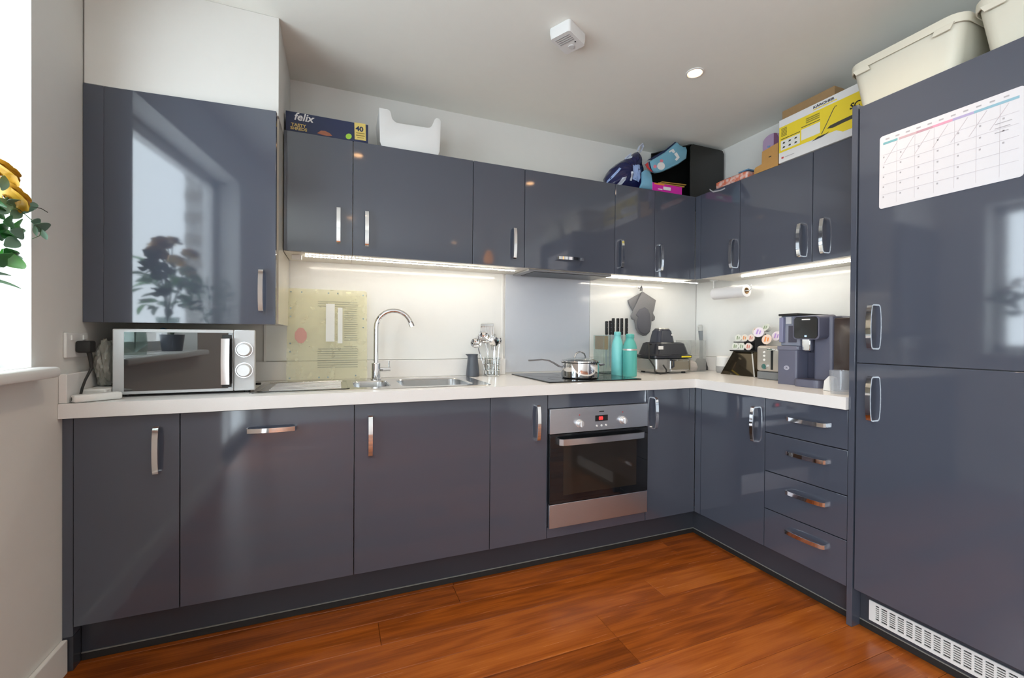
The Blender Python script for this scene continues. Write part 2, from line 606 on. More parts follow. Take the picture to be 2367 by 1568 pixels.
solo('upstand', box(.0005, .022, -.618, -.001, WT + .0005, 1.016, .002), WTOP, 'short white upstand on the left wall below the socket', 'upstand', (0, -.3, WT))

# ================================================================== kitchen units
def handle_mesh(L=.168, w=.017):
    bm = bm_new()
    h = L / 2
    pts = [(-h, .001, 0), (-h, -.017, 0), (-h + .004, -.0235, 0), (-h + .012, -.026, 0)]
    pts += [(-h * .5, -.0305, 0), (0, -.032, 0)]
    pts = pts + [(-p[0], p[1], p[2]) for p in pts[-2::-1]]
    strap(bm, pts, (0, 0, 1), w, .0055)
    return finish(bm, 'handle', CHROME, 0.5)


HM = handle_mesh()
ROT = {('y', 'v'): (0, PI / 2, 0), ('y', 'h'): (0, 0, 0), ('x', 'v'): (0, PI / 2, -PI / 2), ('x', 'h'): (0, 0, -PI / 2)}


def handle(door, pos, face, orient):
    o = inst('handle', HM, door, pos)
    e = Matrix.Identity(3)
    if orient == 'v': e = Matrix.Rotation(PI / 2, 3, 'Y')
    if face == 'x': e = Matrix.Rotation(-PI / 2, 3, 'Z') @ e
    o.rotation_euler = e.to_euler()
    o['label'] = 'bowed chrome bar handle'
    return o


G = .0016      # half gap between doors


def unit_y(name, label, x0, x1, z0, z1, yf, yb, hpos, orient='v', cat='cabinet', zc0=None, dz0=None):
    t = thing(name, label, cat, ((x0 + x1) / 2, (yf + yb) / 2, z0))
    ob('body', box(x0 + .0005, x1 - .0005, yf + .0205, yb, (zc0 if zc0 is not None else z0), z1 - (.001 if z1 < 1 else 0)), CARC if z0 > 1 else CABM, t)
    d = ob('door', box(x0 + G, x1 - G, yf, yf + .019, z0 + .001, z1 - .003, .0012, 2), CAB, t)
    if hpos: handle(d, (hpos[0], yf, hpos[1]), 'y', orient)
    return t, d


def unit_x(name, label, y0, y1, z0, z1, xf, xb, hpos, orient='v', cat='cabinet'):
    t = thing(name, label, cat, ((xf + xb) / 2, (y0 + y1) / 2, z0))
    ob('body', box(xf + .0205, xb, y0 + .0005, y1 - .0005, z0, z1 - (.001 if z1 < 1 else 0)), CARC if z0 > 1 else CABM, t)
    d = ob('door', box(xf, xf + .019, y0 + G, y1 - G, z0 + .001, z1 - .003, .0012, 2), CAB, t)
    if hpos: handle(d, (xf, hpos[0], hpos[1]), 'x', orient)
    return t, d


ZB, ZT = .15, WT0 - .001
t, d = unit_y('base_cabinet', 'narrow slate base cabinet against the left wall, below the microwave', .03, .33, ZB, ZT, F, -.03, (.265, .737))
ob('filler_panel', box(.0008, .0285, F + .004, -.03, .118, ZT), CAB, t)
unit_y('base_cabinet', 'wide slate front with horizontal handle, second base unit from the left wall', .33, .93, ZB, ZT, F, -.03, (.628, .786), 'h')
t, d = unit_y('sink_cabinet', 'wide slate base cabinet below the sink bowls', .93, 1.53, ZB, ZT, F, -.03, (.993, .731), zc0=ZB)
bpy.data.objects.remove([c for c in t.children if c.name.startswith('body')][0])
bm = bm_new()
bx(bm, .9305, .948, F + .0205, -.03, ZB, ZT); bx(bm, 1.512, 1.5295, F + .0205, -.03, ZB, ZT); bx(bm, .9482, 1.5118, F + .0205, -.03, ZB, ZB + .018)
ob('body', bm, CABM, t)
unit_y('base_cabinet', 'narrow slate base cabinet between the sink cabinet and the oven', 1.53, 1.83, ZB, ZT, F, -.03, (1.770, .732))
unit_y('base_cabinet', 'narrow slate base cabinet between the oven and the inner corner', 2.43, XR, ZB, ZT, F, -.03, (2.479, .738))
t, d = unit_x('base_cabinet', 'slate base cabinet right of the inner corner, below the toaster', -1.041, -.645, ZB, ZT, XR, W - .03, (-.991, .730))
ob('corner_post', box(XR, XR + .03, -.6435, F - .0005, ZB, ZT, .002), CAB, t)
t = thing('drawer_unit', 'slate four-drawer base unit beside the tall fridge housing', 'drawer unit', ((XR + W) / 2, -1.225, ZB))
ob('body', box(XR + .0205, W - .03, -1.4095, -1.0415, ZB, ZT - .001), CABM, t)
zs = (ZT, .703, .518, .337, ZB)
for i in range(4):
    d = ob('drawer', box(XR, XR + .019, -1.409 + G, -1.041 - G, zs[i + 1] + .001, zs[i] - .003, .0012, 2), CAB, t)
    handle(d, (XR, -1.246, (.789, .634, .455, .276)[i]), 'x', 'h')

# oven housing with filler strips
t = thing('oven_housing', 'slate housing with filler strips above and below the oven', 'cabinet', (2.13, -.3, ZB))
bm = bm_new()
bx(bm, 1.8305, 1.847, F + .0205, -.03, ZB, ZT - .001); bx(bm, 2.413, 2.4295, F + .0205, -.03, ZB, ZT - .001); bx(bm, 1.8472, 2.4128, F + .0205, -.03, ZB, ZB + .016)
ob('body', bm, CABM, t)
ob('filler_panel', box(1.83 + G, 2.43 - G, F + .001, F + .02, .7965, ZT - .003, .001, 1), CAB, t)
ob('filler_panel', box(1.83 + G, 2.43 - G, F + .001, F + .02, ZB + .001, .203, .001, 1), CAB, t)

# plinths
bm = bm_new()
PY, PX = -.545, 2.825
t = thing('plinth', 'dark slate plinth along the floor under the sink and oven run', 'plinth', (1.4, PY, 0))
ob('board', box(.031, PX + .016, PY, PY + .016, .0005, ZB - .002), PLINTH, t)
ob('sealing_strip', box(.031, PX - .001, PY - .004, PY - .0002, .0005, .026, .001, 1), RUBBER, t)
ob('seal_edge', box(.031, PX - .001, PY - .0045, PY - .0003, .0262, .0295), mat('grey_seal', (.22, .215, .20), .4), t)
ob('end_post', box(.0008, .0295, F + .004, PY + .016, .0005, .117), PLINTH, t)
t = thing('plinth', 'dark slate plinth along the floor under the drawer unit', 'plinth', (PX, -1, 0))
ob('board', box(PX, PX + .016, -1.409, PY - .0005, .0005, ZB - .002), PLINTH, t)
ob('sealing_strip', box(PX - .004, PX - .0002, -1.409, PY - .005, .0005, .026, .001, 1), RUBBER, t)
ob('seal_edge', box(PX - .0045, PX - .0003, -1.409, PY - .005, .0262, .0295), MATS['grey_seal'], t)

# worktop (L shaped, cut out for the sink and the hob)
bm = bm_new()
SX0, SX1, SY0, SY1 = .56, 1.535, -.525, -.115
FR = -.622
XF = 2.757
bx(bm, .001, SX0, FR, -.001, WT0, WT); bx(bm, SX0, SX1, FR, SY0, WT0, WT); bx(bm, SX0, SX1, SY1, -.001, WT0, WT)
bx(bm, SX1, W - .001, FR, -.001, WT0, WT); bx(bm, XF, W - .001, -1.4095, FR, WT0, WT)
solo('worktop', bm, WTOP, 'continuous white L-shaped worktop', 'worktop', (1.5, -.3, WT0))

# wall cabinets
U0, U1, UY = 1.538, 2.089, -.298
XU = 3.0645
YB = -.0095
wl = [(.633, .93, (.866, 1.672), 'v', 'slate wall cabinet right next to the boiler cupboard, below the dark blue box'),
      (.93, 1.53, (.993, 1.669), 'v', 'wide slate wall cabinet above the tap, below the white basket'),
      (1.53, 1.83, (1.763, 1.665), 'v', 'narrow slate wall cabinet above the utensil pot'),
      (1.83, 2.43, (2.116, 1.604), 'h', 'wide slate wall cabinet with horizontal handle above the hob'),
      (2.43, 2.73, (2.469, 1.663), 'v', 'narrow slate wall cabinet above the teal bottles'),
      (2.73, XU, (2.768, 1.660), 'v', 'narrow slate wall cabinet above the oven mitts, left of the inner corner')]
for x0, x1, hp, o_, lb in wl:
    t, d = unit_y('wall_cabinet', lb, x0, x1, U0, U1, UY, YB, hp, o_)
for (y0, y1, hp, lb) in ((-.643, -.345, (-.601, 1.658), 'slate wall cabinet right of the inner corner, below the pink pack'),
                         (-1.065, -.643, (-1.013, 1.656), 'slate wall cabinet below the cardboard tray and yellow box'),
                         (-1.4095, -1.065, (-1.126, 1.655), 'slate wall cabinet next to the tall fridge housing')):
    t, d = unit_x('wall_cabinet', lb, y0, y1, U0, U1, XU, W - .0095, hp)
    if y1 == -.345:
        ob('corner_post', box(XU, XU + .03, -.3435, UY - .0005, U0, U1 - .003, .002), CAB, t)

# boiler cupboard, door a little ajar
t = thing('boiler_cupboard', 'tall slate wall cupboard in the left corner, mirror-gloss door ajar', 'cabinet', (.3, -.2, 1.195))
BZ0, BZ1 = 1.195, 2.0655
ob('body', box(.0015, .6315, BY, -.0105, BZ0 + .004, BZ1), mat('cream_gloss_side', (.70, .66, .57), .08), t)
ob('filler_panel', box(.0012, .0605, BY - .02, BY - .0005, BZ0, BZ1, .001, 1), CAB, t)
bm = box(0, .5685, -.019, 0, BZ0, BZ1, .0012, 2)
me = finish(bm, 'door', CAB)
dz = inst('door', me, t, (.0625, BY - .001, 0))
dz.rotation_euler = (0, 0, math.radians(-4.5))
OFF[dz.name] = Vector((0, 0, 0))
handle(dz, (.520, -.019, 1.332), 'y', 'v')

# tall fridge housing
t = thing('fridge_freezer', 'tall integrated slate fridge-freezer with two doors at the right', 'fridge', (3.0, -1.73, 0))
ob('side_panel', box(XR - .004, W - .001, -1.432, -1.411, .0008, 2.083, .0012, 2), CAB, t)
ob('side_panel', box(XR - .004, W - .001, -2.056, -2.035, .0008, 2.083, .0012, 2), CAB, t)
ob('body', box(XR + .022, W - .001, -2.034, -1.433, .152, 2.068), CABM, t)
d = ob('door', box(XR, XR + .020, -2.032, -1.436, 1.0595, 2.070, .0012, 2), CAB, t)
handle(d, (XR, -1.493, 1.200), 'x', 'v')
d = ob('door', box(XR, XR + .020, -2.032, -1.436, .156, 1.0565, .0012, 2), CAB, t)
handle(d, (XR, -1.494, .923), 'x', 'v')
ob('plinth_board', box(PX, PX + .016, -2.034, -1.433, .0005, .151), PLINTH, t)
ob('sealing_strip', box(PX - .004, PX - .0002, -2.034, -1.433, .0005, .026, .001, 1), RUBBER, t)
ob('seal_edge', box(PX - .0045, PX - .0003, -2.034, -1.433, .0262, .0295), MATS['grey_seal'], t)
vg = thing('vent_grille', 'white slotted vent grille in the plinth below the fridge', 'vent', (PX - .004, -1.75, .03))
VY0, VY1, VZ0, VZ1 = -2.02, -1.468, .044, .122
ob('backing', box(PX - .003, PX - .0006, VY0 + .004, VY1 - .004, VZ0 + .003, VZ1 - .003), BLACK, vg)
bm = bm_new()
ft = PX - .008
bx(bm, ft, PX - .0031, VY0, VY1, VZ1 - .010, VZ1); bx(bm, ft, PX - .0031, VY0, VY1, VZ0, VZ0 + .012)
n = 20
pit = (VY1 - VY0 - .022) / n
for i in range(n + 1):
    yy = VY0 + .011 + i * pit
    bx(bm, ft, PX - .0031, yy - (.011 if i in (0, n) else .0032), yy + (.011 if i in (0, n) else .0032), VZ0 + .012, VZ1 - .010)
ob('frame', bm, WPLAS, vg)
sl = (VZ1 - .010 - VZ0 - .012) / 7
for i in range(1, 7):
    zz = VZ0 + .012 + i * sl
    ob('slat', box(ft + .0012, PX - .0032, VY0 + .006, VY1 - .006, zz - .0019, zz + .0019), WPLAS, vg)

# ================================================================== appliances and fittings
# oven
OV = thing('built_in_oven', 'stainless steel built-in oven with black glass door', 'oven', (2.13, F, .204))
ox0, ox1 = 1.8335, 2.4265
ob('body', box(1.850, 2.410, F + .002, -.08, .21, .79), BLACK, OV)
cp = ob('control_panel', box(ox0, ox1, F - .018, F + .001, .672, .795, .0015, 2), STEEL, OV)
dr = ob('door', box(ox0, ox1, F - .020, F + .001, .3255, .669, .0015, 2), BLACKG, OV, label='black glass oven door')
ob('window', box(ox0 + .075, ox1 - .075, F - .0206, F - .0201, .365, .610), mat('oven_window', (.022, .018, .015), .05), dr)
bm = bm_new()
hp = [(1.875, F - .020, .636), (1.877, F - .042, .636), (1.890, F - .052, .636), (1.93, F - .057, .636), (2.13, F - .060, .636)]
hp = hp + [(4.26 - p[0], p[1], p[2]) for p in hp[-2::-1]]
strap(bm, hp, (0, 0, 1), .030, .010)
ob('handle', bm, mat('satin_steel', (.62, .62, .64), .25, 1.0), dr)
ob('lower_panel', box(ox0, ox1, F - .019, F + .001, .2055, .3225, .0015, 2), STEEL, OV)
FY = F - .018
ob('display', box(2.093, 2.169, FY - .0012, FY - .0001, .720, .750), BLACK, cp)
text('display_digits', '00', .024, mat('red_led', (.6, .02, .02), .5, emit=(1, .02, .02), estr=3.0), cp, (2.1145, FY - .0018, .7265), (1, 0, 0), (0, 0, 1), bold=.0008)
ob('maker_mark', box(2.117, 2.146, FY - .0006, FY - .0001, .767, .7715), BLACK, cp)
for cx in (2.000, 2.262):
    bm = bm_new()
    lathe(bm, [(0, 0), (.021, 0), (.021, .004), (.0165, .006), (.0155, .022), (.0135, .024), (0, .024)], 24)
    bx(bm, -.0035, .0035, -.015, .015, .022, .030, .001, 1)
    bm.transform(Matrix.Translation((cx, FY - .0001, .716)) @ Matrix.Rotation(PI / 2, 4, 'X'))
    ob('knob', bm, mat('satin_silver', (.75, .75, .76), .25, .6), cp)
    ob('red_mark', box(cx - .003, cx + .003, FY - .0008, FY - .0001, .756, .761), mat('red_print', (.5, .03, .03), .5), cp)
for cx in (2.103, 2.131, 2.159):
    bm = lathe(bm_new(), [(0, 0), (.005, 0), (.005, .003), (0, .003)], 14)
    bm.transform(Matrix.Translation((cx, FY - .0001, .697)) @ Matrix.Rotation(PI / 2, 4, 'X'))
    ob('button', bm, WPLAS, cp)

# hob
t = thing('induction_hob', 'black glass induction hob set in the worktop', 'hob', (2.14, -.32, WT))
ob('glass', box(1.855, 2.425, -.565, -.055, WT + .0004, WT + .007, .002, 2), mat('hob_glass', (.010, .011, .013), .03), t)
for cx, cy, r in ((2.00, -.19, .10), (2.00, -.43, .075), (2.28, -.19, .075), (2.28, -.43, .10)):
    bm = bm_new()
    lathe(bm, [(r, WT + .0071), (r, WT + .0074), (r + .002, WT + .0074), (r + .002, WT + .0071), (r, WT + .0071)], 40, (cx, cy))
    ob('cooking_zone_ring', bm, mat('zone_grey', (.12, .12, .12), .3), t)

# saucepan with lid
PXc, PYc, R = 2.128, -.405, .105
z0 = WT + .0076
t = thing('saucepan', 'polished steel saucepan with glass lid on the hob', 'saucepan', (PXc, PYc, z0))
bm = bm_new()
lathe(bm, [(0, z0), (R - .008, z0), (R - .002, z0 + .004), (R, z0 + .012), (R, z0 + .083), (R + .004, z0 + .087), (R + .001, z0 + .088), (R - .003, z0 + .083), (R - .003, z0 + .006), (0, z0 + .006)], 48, (PXc, PYc))
ob('pan', bm, CHROME, t)
hb = bm_new()
ha = math.radians(172)
hdx, hdy = math.cos(ha), math.sin(ha)
def pp(r_, z_): return (PXc + hdx * r_, PYc + hdy * r_, z_)
strap(hb, [pp(R - .004, z0 + .058), pp(R + .02, z0 + .064), pp(R + .05, z0 + .082), pp(R + .08, z0 + .096), pp(R + .12, z0 + .102), pp(R + .16, z0 + .099), pp(R + .195, z0 + .097)], (-hdy, hdx, 0), .020, .008)
ob('long_handle', hb, mat('dark_steel', (.25, .25, .26), .2, 1.0), t)
bm = bm_new()
tube(bm, [(PXc + R - .003, PYc - .04, z0 + .068), (PXc + R + .03, PYc - .035, z0 + .072), (PXc + R + .03, PYc + .035, z0 + .072), (PXc + R - .003, PYc + .04, z0 + .068)], .005, 8)
ob('helper_handle', bm, CHROME, t)
ld = ob('lid', lathe(bm_new(), [(R + .004, z0 + .0885), (R + .004, z0 + .093), (R - .004, z0 + .094), (R - .03, z0 + .104), (.03, z0 + .113), (0, z0 + .1135), (0, z0 + .1115), (.03, z0 + .111), (R - .03, z0 + .102), (R - .004, z0 + .0885)], 40, (PXc, PYc)), GLASS, t)
ob('lid_rim', lathe(bm_new(), [(R - .003, z0 + .0886), (R + .006, z0 + .0886), (R + .006, z0 + .0945), (R - .003, z0 + .0955), (R - .003, z0 + .0886)], 40, (PXc, PYc)), CHROME, ld)
bm = bm_new()
tube(bm, [(PXc - .035, PYc, z0 + .112), (PXc - .025, PYc, z0 + .135), (PXc, PYc, z0 + .145), (PXc + .025, PYc, z0 + .135), (PXc + .035, PYc, z0 + .112)], .0045, 8)
ob('lid_handle', bm, CHROME, ld)

# sink and tap
t = thing('sink', 'stainless steel sink with drainer, half bowl and main bowl', 'sink', (1.05, -.32, WT - .16))
bm = bm_new()
zt = WT + .003
outer = rrect(1.0475, -.32, 1.02, .452, .03)
holes = [rrect(1.015, -.335, .165, .28, .045), rrect(1.315, -.335, .345, .335, .055)]
edges = []
for lp in [outer] + holes:
    vs = [bm.verts.new((x, y, zt)) for x, y in lp]
    edges += [bm.edges.new((vs[i], vs[(i + 1) % len(vs)])) for i in range(len(vs))]
bmesh.ops.triangle_fill(bm, use_beauty=True, edges=edges)
bmesh.ops.recalc_face_normals(bm, faces=bm.faces[:])
for f in bm.faces:
    if f.normal.z < 0: f.normal_flip()
loft(bm, [[(x, y, zt) for x, y in outer], [(1.0475 + (x - 1.0475) * 1.004, -.32 + (y + .32) * 1.008, WT + .0006) for x, y in outer]])
ob('deck', bm, SINKS, t)
for (cx, cy, ww, hh, r), dep in (((1.015, -.335, .165, .28, .045), .085), ((1.315, -.335, .345, .335, .055), .150)):
    bm = bm_new()
    loops = []
    for k, (sh, zz) in enumerate(((0, zt), (.004, zt - .006), (.008, zt - dep * .75), (.016, zt - dep * .93), (.035, zt - dep))):
        loops.append([(x, y, zz) for x, y in rrect(cx, cy, ww - 2 * sh, hh - 2 * sh, max(r - sh * .5, .01))])
    loft(bm, loops, cap1=True)
    bw = ob('bowl', bm, SINKS, t)
    ob('drain', lathe(bm_new(), [(0, zt - dep + .002), (.03, zt - dep + .002), (.036, zt - dep + .0005)], 20, (cx, cy)), CHROME, bw)
for i in range(6):
    yy = -.47 + i * .052
    bm = tube(bm_new(), [(.60, yy, zt + .0005), (.88, yy, zt + .0005)], .0045, 8)
    ob('drainer_rib', bm, SINKS, t)
bm = bm_new()
loft(bm, [[(x, y, zt + .003) for x, y in rrect(.735, -.335, .36, .36, .03)], [(x, y, zt + .003) for x, y in rrect(.735, -.335, .345, .345, .026)], [(x, y, zt + .0003) for x, y in rrect(.735, -.335, .34, .34, .025)]])
ob('drainer_rim', bm, SINKS, t)

TX, TY = 1.052, -.150
t = thing('mixer_tap', 'tall chrome swan-neck mixer tap behind the sink', 'tap', (TX, TY, zt))
ob('body', lathe(bm_new(), [(0, zt + .0004), (.027, zt + .0004), (.027, zt + .006), (.0235, zt + .008), (.0235, zt + .086), (.021, zt + .089), (0, zt + .089)], 28, (TX, TY)), CHROME, t)
bm = bm_new()
pts = [(TX, TY, zt + .085), (TX, TY, 1.10), (TX, TY, 1.195)]
for i in range(1, 15):
    a = PI - math.radians(162) * i / 14
    pts.append((TX + .090 + .090 * math.cos(a), TY - .012 * i / 14, 1.195 + .090 * math.sin(a)))
tube(bm, pts, .0125, 16)
sp_ = ob('spout', bm, CHROME, t)
bm = bm_new(); tube(bm, [pts[-1], Vector(pts[-1]) + (Vector(pts[-1]) - Vector(pts[-2])).normalized() * .022], .0145, 16)
ob('aerator', bm, CHROME, sp_)
bm = bm_new(); tube(bm, [(TX + .018, TY, zt + .055), (TX + .072, TY, zt + .055)], .0125, 16)
lv = ob('lever_hub', bm, CHROME, t)
bm = bm_new(); tube(bm, [(TX + .064, TY, zt + .060), (TX + .066, TY - .004, zt + .10)], .0035, 8)
ob('lever', bm, CHROME, lv)

# microwave
MX0, MX1, MYF, MZ0, MZ1 = .097, .553, -.50, WT + .010, 1.172
t = thing('microwave_oven', 'silver microwave with black mirrored door on the worktop', 'microwave', ((MX0 + MX1) / 2, -.27, WT))
SILV = mat('silver_plastic', (.55, .56, .57), .35, .25)
ob('casing', loft(bm_new(), [[(MX0 + .002, MYF + .0215, MZ0), (MX1 - .004, MYF + .0215, MZ0), (MX1 - .004, MYF + .0215, MZ1 - .003), (MX0 + .002, MYF + .0215, MZ1 - .003)], [(MX0 + .02, -.15, MZ0), (.492, -.15, MZ0), (.492, -.15, MZ1 - .012), (MX0 + .02, -.15, MZ1 - .012)]], True, True), mat('silver_metal', (.5, .5, .5), .4, .6), t)
dr = ob('door', box(MX0, .4785, MYF, MYF + .021, MZ0, MZ1, .004, 2), SILV, t)
ob('window', box(.132, .4765, MYF - .0015, MYF - .0001, MZ0 + .012, MZ1 - .012), mat('mirror_black', (.012, .013, .016), .02, .0, spec=0.8, ior=1.9), dr)
bm = bm_new()
strap(bm, [(.456, MYF - .001, MZ1 - .032), (.456, MYF - .026, MZ1 - .036), (.456, MYF - .031, 1.05), (.456, MYF - .026, MZ0 + .030), (.456, MYF - .001, MZ0 + .026)], (1, 0, 0), .028, .008)
ob('handle', bm, CHROME, dr)
ob('handle_plate', box(.4405, .4725, MYF - .004, MYF - .0016, MZ0 + .016, MZ1 - .020, .001, 1), BLACK, dr)
pn = ob('control_panel', box(.4795, MX1, MYF, MYF + .021, MZ0, MZ1, .004, 2), SILV, t)
for zk in (1.093, 1.010):
    bm = lathe(bm_new(), [(0, 0), (.0285, 0), (.0285, .003), (.026, .004), (.0245, .018), (.022, .021), (0, .021)], 28)
    bm.transform(Matrix.Translation((.516, MYF - .0002, zk)) @ Matrix.Rotation(PI / 2, 4, 'X'))
    kn = ob('dial', bm, mat('dial_silver', (.72, .73, .74), .25, .4), pn)
    bm = lathe(bm_new(), [(.0245, .0), (.0305, .0), (.0305, .0045), (.0285, .0045), (.0285, 0)], 28)
    bm.transform(Matrix.Translation((.516, MYF - .0003, zk)) @ Matrix.Rotation(PI / 2, 4, 'X'))
    ob('dial_ring', bm, CHROME, kn)
for fx in (.13, .52):
    for fy in (-.46, -.19):
        ob('foot', lathe(bm_new(), [(0, WT + .0005), (.012, WT + .0005), (.012, MZ0), (0, MZ0)], 12, (fx, fy)), BLACK, t)

# LED strips below the wall cabinets
def led(label, p0, p1, group, conn=True):
    p0, p1 = Vector(p0), Vector(p1)
    t = thing('led_strip', label, 'led light', ((p0 + p1) / 2), group=None)
    d = (p1 - p0).normalized()
    sx = (abs(d.x) > .5)
    bm = bm_new()
    hw = .007
    if sx: bx(bm, p0.x, p1.x, p0.y - hw, p0.y + hw, p0.z - .002, p0.z)
    else: bx(bm, p0.x - hw, p0.x + hw, p0.y, p1.y, p0.z - .002, p0.z)
    ob('tape', bm, WPLAS, t)
    bm = bm_new()
    n = int((p1 - p0).length / .0165)
    for i in range(n):
        c = p0 + d * (.0165 * (i + .5))
        if sx: bx(bm, c.x - .0055, c.x + .0055, c.y - .0045, c.y + .0045, c.z - .0045, c.z - .0021)
        else: bx(bm, c.x - .0045, c.x + .0045, c.y - .0055, c.y + .0055, c.z - .0045, c.z - .0021)
    lo = ob('led_row', bm, LEDM, t)
    lo['kind'] = 'stuff'
    if conn:
        ob('connector', box(p0.x - .055, p0.x - .012, p0.y - .014, p0.y + .014, p0.z - .022, p0.z - .0005, .002), WPLAS, t)
    return t


led('glowing LED strip under the wall cabinets above the sink', (.715, -.20, U0 - .0005), (1.825, -.185, U0 - .0005), 0)
led('glowing LED strip under the wall cabinets above the oven mitts', (2.447, -.18, U0 - .0005), (3.21, -.18, U0 - .0005), 0, False)
led('glowing LED strip under the wall cabinets above the coffee machine', (3.20, -1.40, U0 - .0005), (3.20, -.53, U0 - .0005), 0, False)
# extractor opening below the hob cabinet
t = thing('extractor_hood', 'dark slim extractor opening under the wall cabinet above the hob', 'extractor', (2.13, -.15, U0 - .012))
ob('housing', box(1.87, 2.425, -.27, -.03, U0 - .010, U0 - .0008, .001, 1), mat('hood_grey', (.35, .35, .36), .4, .5), t)
ob('filter', box(1.91, 2.42, -.25, -.06, U0 - .0125, U0 - .0102), BLACK, t)

# ceiling: heat alarm and downlights
t = thing('heat_alarm', 'square white heat alarm on the ceiling', 'alarm', (1.785, -.855, ZC), 0.0)
ang = math.radians(-62)
Rm = Matrix.Translation((1.785, -.855, 0)) @ Matrix.Rotation(ang, 4, 'Z')
def rot(bm): bm.transform(Rm); return bm
bm = bm_new()
loft(bm, [[(x, y, ZC - .0005) for x, y in rrect(0, 0, .105, .135, .012)], [(x, y, ZC - .022) for x, y in rrect(0, 0, .105, .135, .012)], [(x, y, ZC - .046) for x, y in rrect(0, 0, .098, .126, .012)]], cap0=True, cap1=True)
ob('cover', rot(bm), WPLAS, t)
for i in range(4):
    ob('vent_slot', rot(box(-.035, .035, -.045 + i * .012, -.041 + i * .012, ZC - .0475, ZC - .0461)), mat('slot_grey', (.35, .35, .35), .6), t)
ob('test_button', rot(lathe(bm_new(), [(0, ZC - .0495), (.013, ZC - .0495), (.014, ZC - .0461)], 20, (0, .03))), mat('button_grey', (.6, .6, .6), .5), t)
ob('indicator', rot(lathe(bm_new(), [(0, ZC - .0478), (.003, ZC - .0478), (.003, ZC - .0461)], 10, (.03, .012))), BLACK, t)


def downlight(x, y, label):
    t = thing('downlight', label, 'ceiling light', (x, y, ZC), group='recessed ceiling downlights')
    ob('trim_ring', lathe(bm_new(), [(.033, ZC - .0004), (.043, ZC - .0004), (.043, ZC - .004), (.036, ZC - .006), (.033, ZC - .003), (.033, ZC - .0004)], 32, (x, y)), TRIMW, t)
    ob('lens', lathe(bm_new(), [(0, ZC - .0015), (.0325, ZC - .0015), (.0325, ZC - .0004)], 32, (x, y)), DLM, t)
    l = bpy.data.lights.new('downlight_lamp', 'SPOT')
    l.energy = 24
    l.color = WARM
    l.spot_size = math.radians(125); l.spot_blend = 0.9; l.shadow_soft_size = .03
    o = bpy.data.objects.new('downlight_lamp', l)
    COL.objects.link(o); o.parent = t; o.location = (0, 0, -.012)


downlight(2.510, -.845, 'round white recessed downlight, lit, in the ceiling above the inner corner')
downlight(1.00, -1.46, 'recessed downlight in the ceiling in front of the sink')
downlight(2.40, -1.50, 'recessed downlight in the ceiling in front of the fridge')
downlight(1.00, -3.30, 'recessed downlight in the ceiling left behind the viewer')
downlight(2.40, -4.10, 'recessed downlight in the ceiling right behind the viewer')

# pendant lamp behind the viewer (mirrored in the wall cabinet door)
t = thing('pendant_lamp', 'small amber glass pendant lamp hanging behind the viewer', 'lamp', (2.58, -3.12, ZC))
ob('canopy', lathe(bm_new(), [(0, ZC - .0005), (.05, ZC - .0005), (.05, ZC - .02), (.01, ZC - .03), (0, ZC - .03)], 24, (2.58, -3.12)), CHROME, t)
bm = bm_new(); tube(bm, [(2.58, -3.12, ZC - .028), (2.58, -3.12, 2.20)], .003, 8); ob('cord', bm, BLACK, t)
ob('shade', lathe(bm_new(), [(.012, 2.20), (.03, 2.19), (.045, 2.15), (.06, 2.10), (.055, 2.06), (.03, 2.04), (0, 2.04)], 24, (2.58, -3.12)), mat('amber_glass', (.8, .35, .06), .2, emit=(1, .36, .06), estr=2.0), t)

# socket, plug and cable on the left wall
t = thing('wall_socket', 'white wall socket on the left wall beside the microwave', 'socket', (.005, -.52, 1.115))
ob('plate', box(.0005, .010, -.592, -.452, 1.070, 1.156, .003), WPLAS, t)
for yy in (-.560, -.484):
    ob('switch', box(.0101, .0145, yy - .008, yy + .008, 1.130, 1.148, .001, 1), WPLAS, t)
t = thing('plug', 'black power plug with cable in the wall socket', 'plug', (.03, -.52, 1.1))
ob('plug_body', box(.0106, .052, -.545, -.497, 1.085, 1.128, .008, 3), RUBBER, t)
bm = bm_new()
tube(bm, [(.040, -.52, 1.088), (.043, -.518, 1.065), (.045, -.515, 1.03), (.040, -.545, .99), (.034, -.552, .96), (.030, -.556, WT + .010), (.028, -.565, WT + .005)], [.008, .007, .0045, .004, .004, .004, .004], 8)
ob('cable', bm, RUBBER, t)
# plastic bag, blue pouch and white power adapters behind / beside the microwave
PB = thin_glass('plastic_bag', (.85, .86, .85), film=(.62, .62, .58), filmfac=.72)
bm = blob(bm_new(), (.057, -.432, 1.040), (.031, .052, .090), .24, 14, 4, 3, WT + .041)
solo('plastic_bag', bm, mat('crinkled_plastic', (.33, .33, .30), .35, noise_amt=.3, noise_scale=25, bump=1.0, bump_scale=40), 'crinkled translucent grey plastic bag between the socket and the microwave', 'bag', (.059, -.475, WT + .041), ang=1.2)
bm = blob(bm_new(), (.115, -.085, 1.062), (.08, .03, .115), .15, 5, 3, 5, WT + .001)
solo('blue_pouch', bm, mat('blue_plastic', (.03, .22, .48), .4), 'bright blue plastic pouch behind the microwave', 'pouch', (.115, -.085, WT))
solo('charger_box', box(.0245, .0935, -.535, -.40, WT + .0008, WT + .038, .006), WPLAS, 'white box under the plastic bag beside the microwave', 'charger', (.059, -.46, WT))
bm = box(-.065, .065, -.020, .020, 0, .026, .008, 3)
bm.transform(Matrix.Translation((.083, -.572, WT + .0008)) @ Matrix.Rotation(math.radians(38), 4, 'Z'))
t = thing('power_adapter', 'white stick-shaped adapter lying at the left end of the worktop', 'adapter', (.083, -.572, WT))
ob('casing', bm, WPLAS, t)
bm = lathe(bm_new(), [(0, 0), (.006, 0), (.006, .003), (0, .003)], 12)
